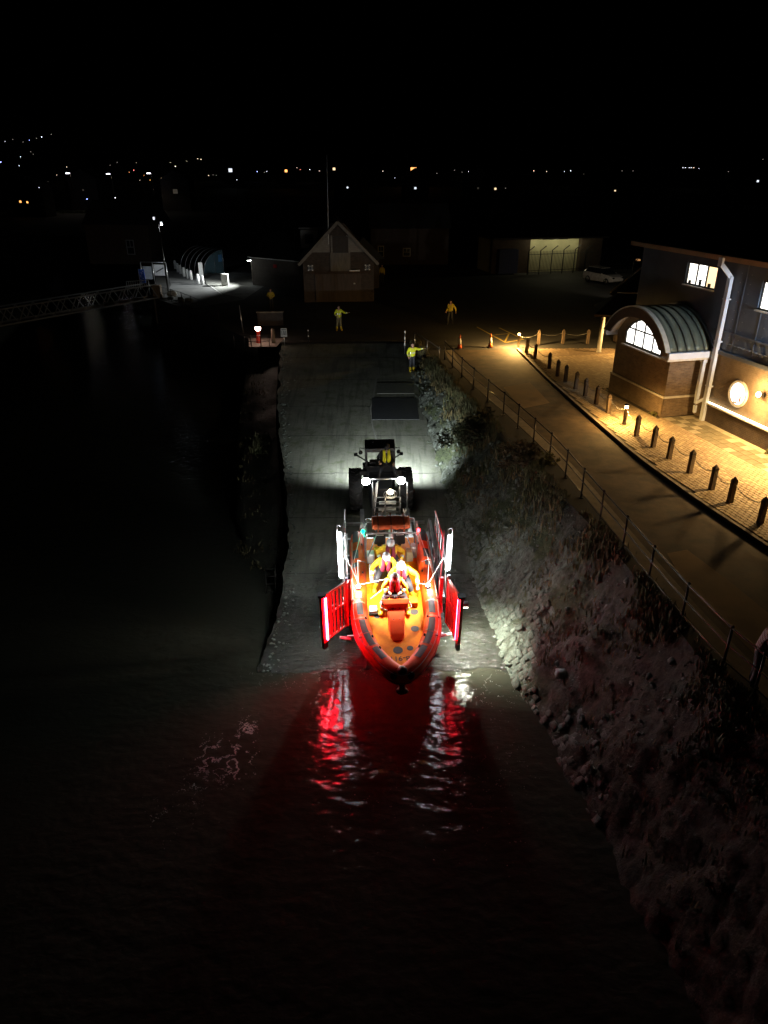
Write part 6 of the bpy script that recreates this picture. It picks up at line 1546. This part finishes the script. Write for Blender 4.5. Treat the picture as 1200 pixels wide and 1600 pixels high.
for (x, y, z, r, k) in LAMPS:
    o = thing('far_lamp', 'tiny %s lamp among the far town lights' % NAMES[k], 'lamp', (x, y, z), 0, 'far %s town lamps' % NAMES[k])
    r = round(r * .82, 2); key = (k, r)
    if key not in HEAD: HEAD[key] = MB().ell((0, 0, 0), (r, r, r * .75), 8, 6).mesh('lamp_head', LM[k])
    link('lamp_head', HEAD[key], o); link('pole', pole_me, o)
HOUSES = [(-74.04, 380, 12.44, 2.4, 'c', 'far house with the brightest white window along the skyline'), (-24.05, 380, 13.0, 1.71, 'w', 'far house with a bright warm window behind the boathouse mast'), (-47.22, 380, 12.16, 1.71, 'o', 'far house with a dim orange window just left of the mast'), (14.94, 400, 12.44, 3.96, 'o', 'far house with a wide flat orange window on the skyline'), (-73.39, 260, 9.78, 1.17, 'w', 'far house with bright warm window right of the three street lamps'), (-85.99, 230, 7.71, 1.45, 'w', 'far house with a broad warm-lit window between the street lamps'), (-91.37, 245, 8.67, 1.77, 'd', 'far house with a faint wide window above the broad warm-lit one'), (-95.98, 245, 8.67, 1.32, 'd', 'far house with a faint window below the leftmost street lamp'), (-86.8, 225, 7.31, 0.61, 'd', 'far house with a tiny faint window near the broad warm-lit one'), (-58.91, 220, 7.09, 1.78, 'd', 'far house with a faint broad window low on the right of the street lamps'), (-89.15, 190, 5.54, 0.68, 'o', 'far house with the brighter orange window at lower left'), (-87.46, 190, 5.4, 0.6, 'o', 'far house with the smaller orange window at lower left'), (-93.94, 200, 6.23, 0.45, 'd', 'far house with a faint window above the orange ones at lower left'), (-10.75, 230, 7.88, 0.66, 'c', 'far house with a small white window below the skyline right of the mast'), (9.24, 230, 7.71, 0.83, 'c', 'far house with a pale window below the wide orange one'), (27.72, 230, 7.71, 0.73, 'd', 'far house with a faint window left of the squarish warm one'), (32.82, 230, 7.54, 0.83, 'w', 'far house with a squarish warm window in the middle distance'), (65.21, 220, 7.26, 0.59, 'w', 'far house with a small warm window above the lit garage'), (124.01, 260, 9.21, 0.94, 'c', 'far house with a bright white window over the station roof'), (83.76, 330, 11.0, 0.59, 'd', 'far house with the faintest window near the right skyline')]
for (x, y, z, ws, k, lab) in HOUSES: house(x, y, z, max(4, ws * .8), lab, WM[k], ws * .72)
# three street lamps whose columns can be made out, and the dim hedge they light
for i, (x, y, z, h) in enumerate([(-85.61, 215, 10.34, 3.18), (-74.6, 215, 8.73, 4.63), (-63.51, 215, 8.41, 5.11)]):
    o = thing('street_lamp', ['leftmost of the three far street lamps with a visible column', 'middle far street lamp with a visible column over the dim hedge', 'rightmost of the three far street lamps with a visible column'][i], 'street lamp', (x, y, z), 0, 'far street lamps with visible columns')
    MB().tube([(0, 0, 0), (0, 0, h), (-.5, 0, h + .25)], [.12, .09, .06], 6).build('column', M_trim, o)
    MB().box((-.8, 0, h + .2), (.9, .4, .2)).build('lantern', emit('street_lantern', (.85, .85, 1), 9), o)
    spot('street_light', (-.8, 0, h - .1), (-.8, -1.2, 0), 120, (1, .85, .6), 150, .5, .2, o)
spot('mast_flood', (-19.75, 67.85, 10.2), (-22.2, 78.5, 4.5), 1500, (.82, .92, 1), 62, .8, .15)
hg = thing('hedge', 'dim green hedge lit by the far street lamps', 'hedge', (-81.5, 208, 1.5))
mb = MB()
for i in range(2600):
    p = Vector((random.uniform(-7, 7), random.gauss(0, .7), random.uniform(0, 2.6) + .6 * math.sin(i)))
    u = Vector((random.gauss(0, 1), random.gauss(0, 1), random.gauss(0, 1))).normalized() * .28; w = u.orthogonal().normalized() * .2
    mb.add([p - u, p + w, p + u, p - w], [(0, 1, 2, 3)])
stuff(mb.build('foliage', mat('hedge_leaf', (.1, .12, .04), .8), hg, recalc=False))
MB().b2((-7, -.3, -2), (7, .3, 1.2)).build('stem', M_timber, hg)
# dark terrace with pale sash windows beyond the quay and beyond the boathouse
def terrace(loc, rz, w, d, h, wins, label):
    t = thing('terrace_house', label, 'building', loc, rz)
    MB().b2((0, 0, 0), (w, d, h)).build('wall', M_brickd, t)
    MB().prism([(-.3, h - .05), (d + .3, h - .05), (d / 2, h + 2.6)], w + .4, Matrix.Translation((w + .2, 0, 0)) @ Matrix.Rotation(R(90), 4, 'Z')).build('roof', M_roof, t)
    for x, z, ww, hh in wins:
        f = MB(); 
        for lo, hi in (((x, -.06, z), (x + .09, -.003, z + hh)), ((x + ww - .09, -.06, z), (x + ww, -.003, z + hh)), ((x + .09, -.06, z), (x + ww - .09, -.003, z + .09)), ((x + .09, -.06, z + hh - .09), (x + ww - .09, -.003, z + hh)), ((x + .09, -.055, z + hh * .48), (x + ww - .09, -.003, z + hh * .53)), ((x + ww * .47, -.05, z + hh * .53), (x + ww * .53, -.003, z + hh - .09))): f.b2(lo, hi)
        fo = f.build('window', mat('grey_sash', (.4, .4, .4), .5), t); MB().b2((x + .08, -.02, z + .08), (x + ww - .08, -.0015, z + hh - .08)).build('pane', M_glass, fo)
    return t
terrace((-36.5, 93, 4), R(-6), 8, 7, 4.6, [(5.0, 1.15, 1.0, 1.7)], 'dark house with one pale sash window behind the display boards')
terrace((-1.6, 92, 4), R(2), 9.5, 7, 4.2, [(.85, .9, .75, 1.3), (3.9, .95, .95, 1.0)], 'dark house with two dim pale windows right of the boathouse')
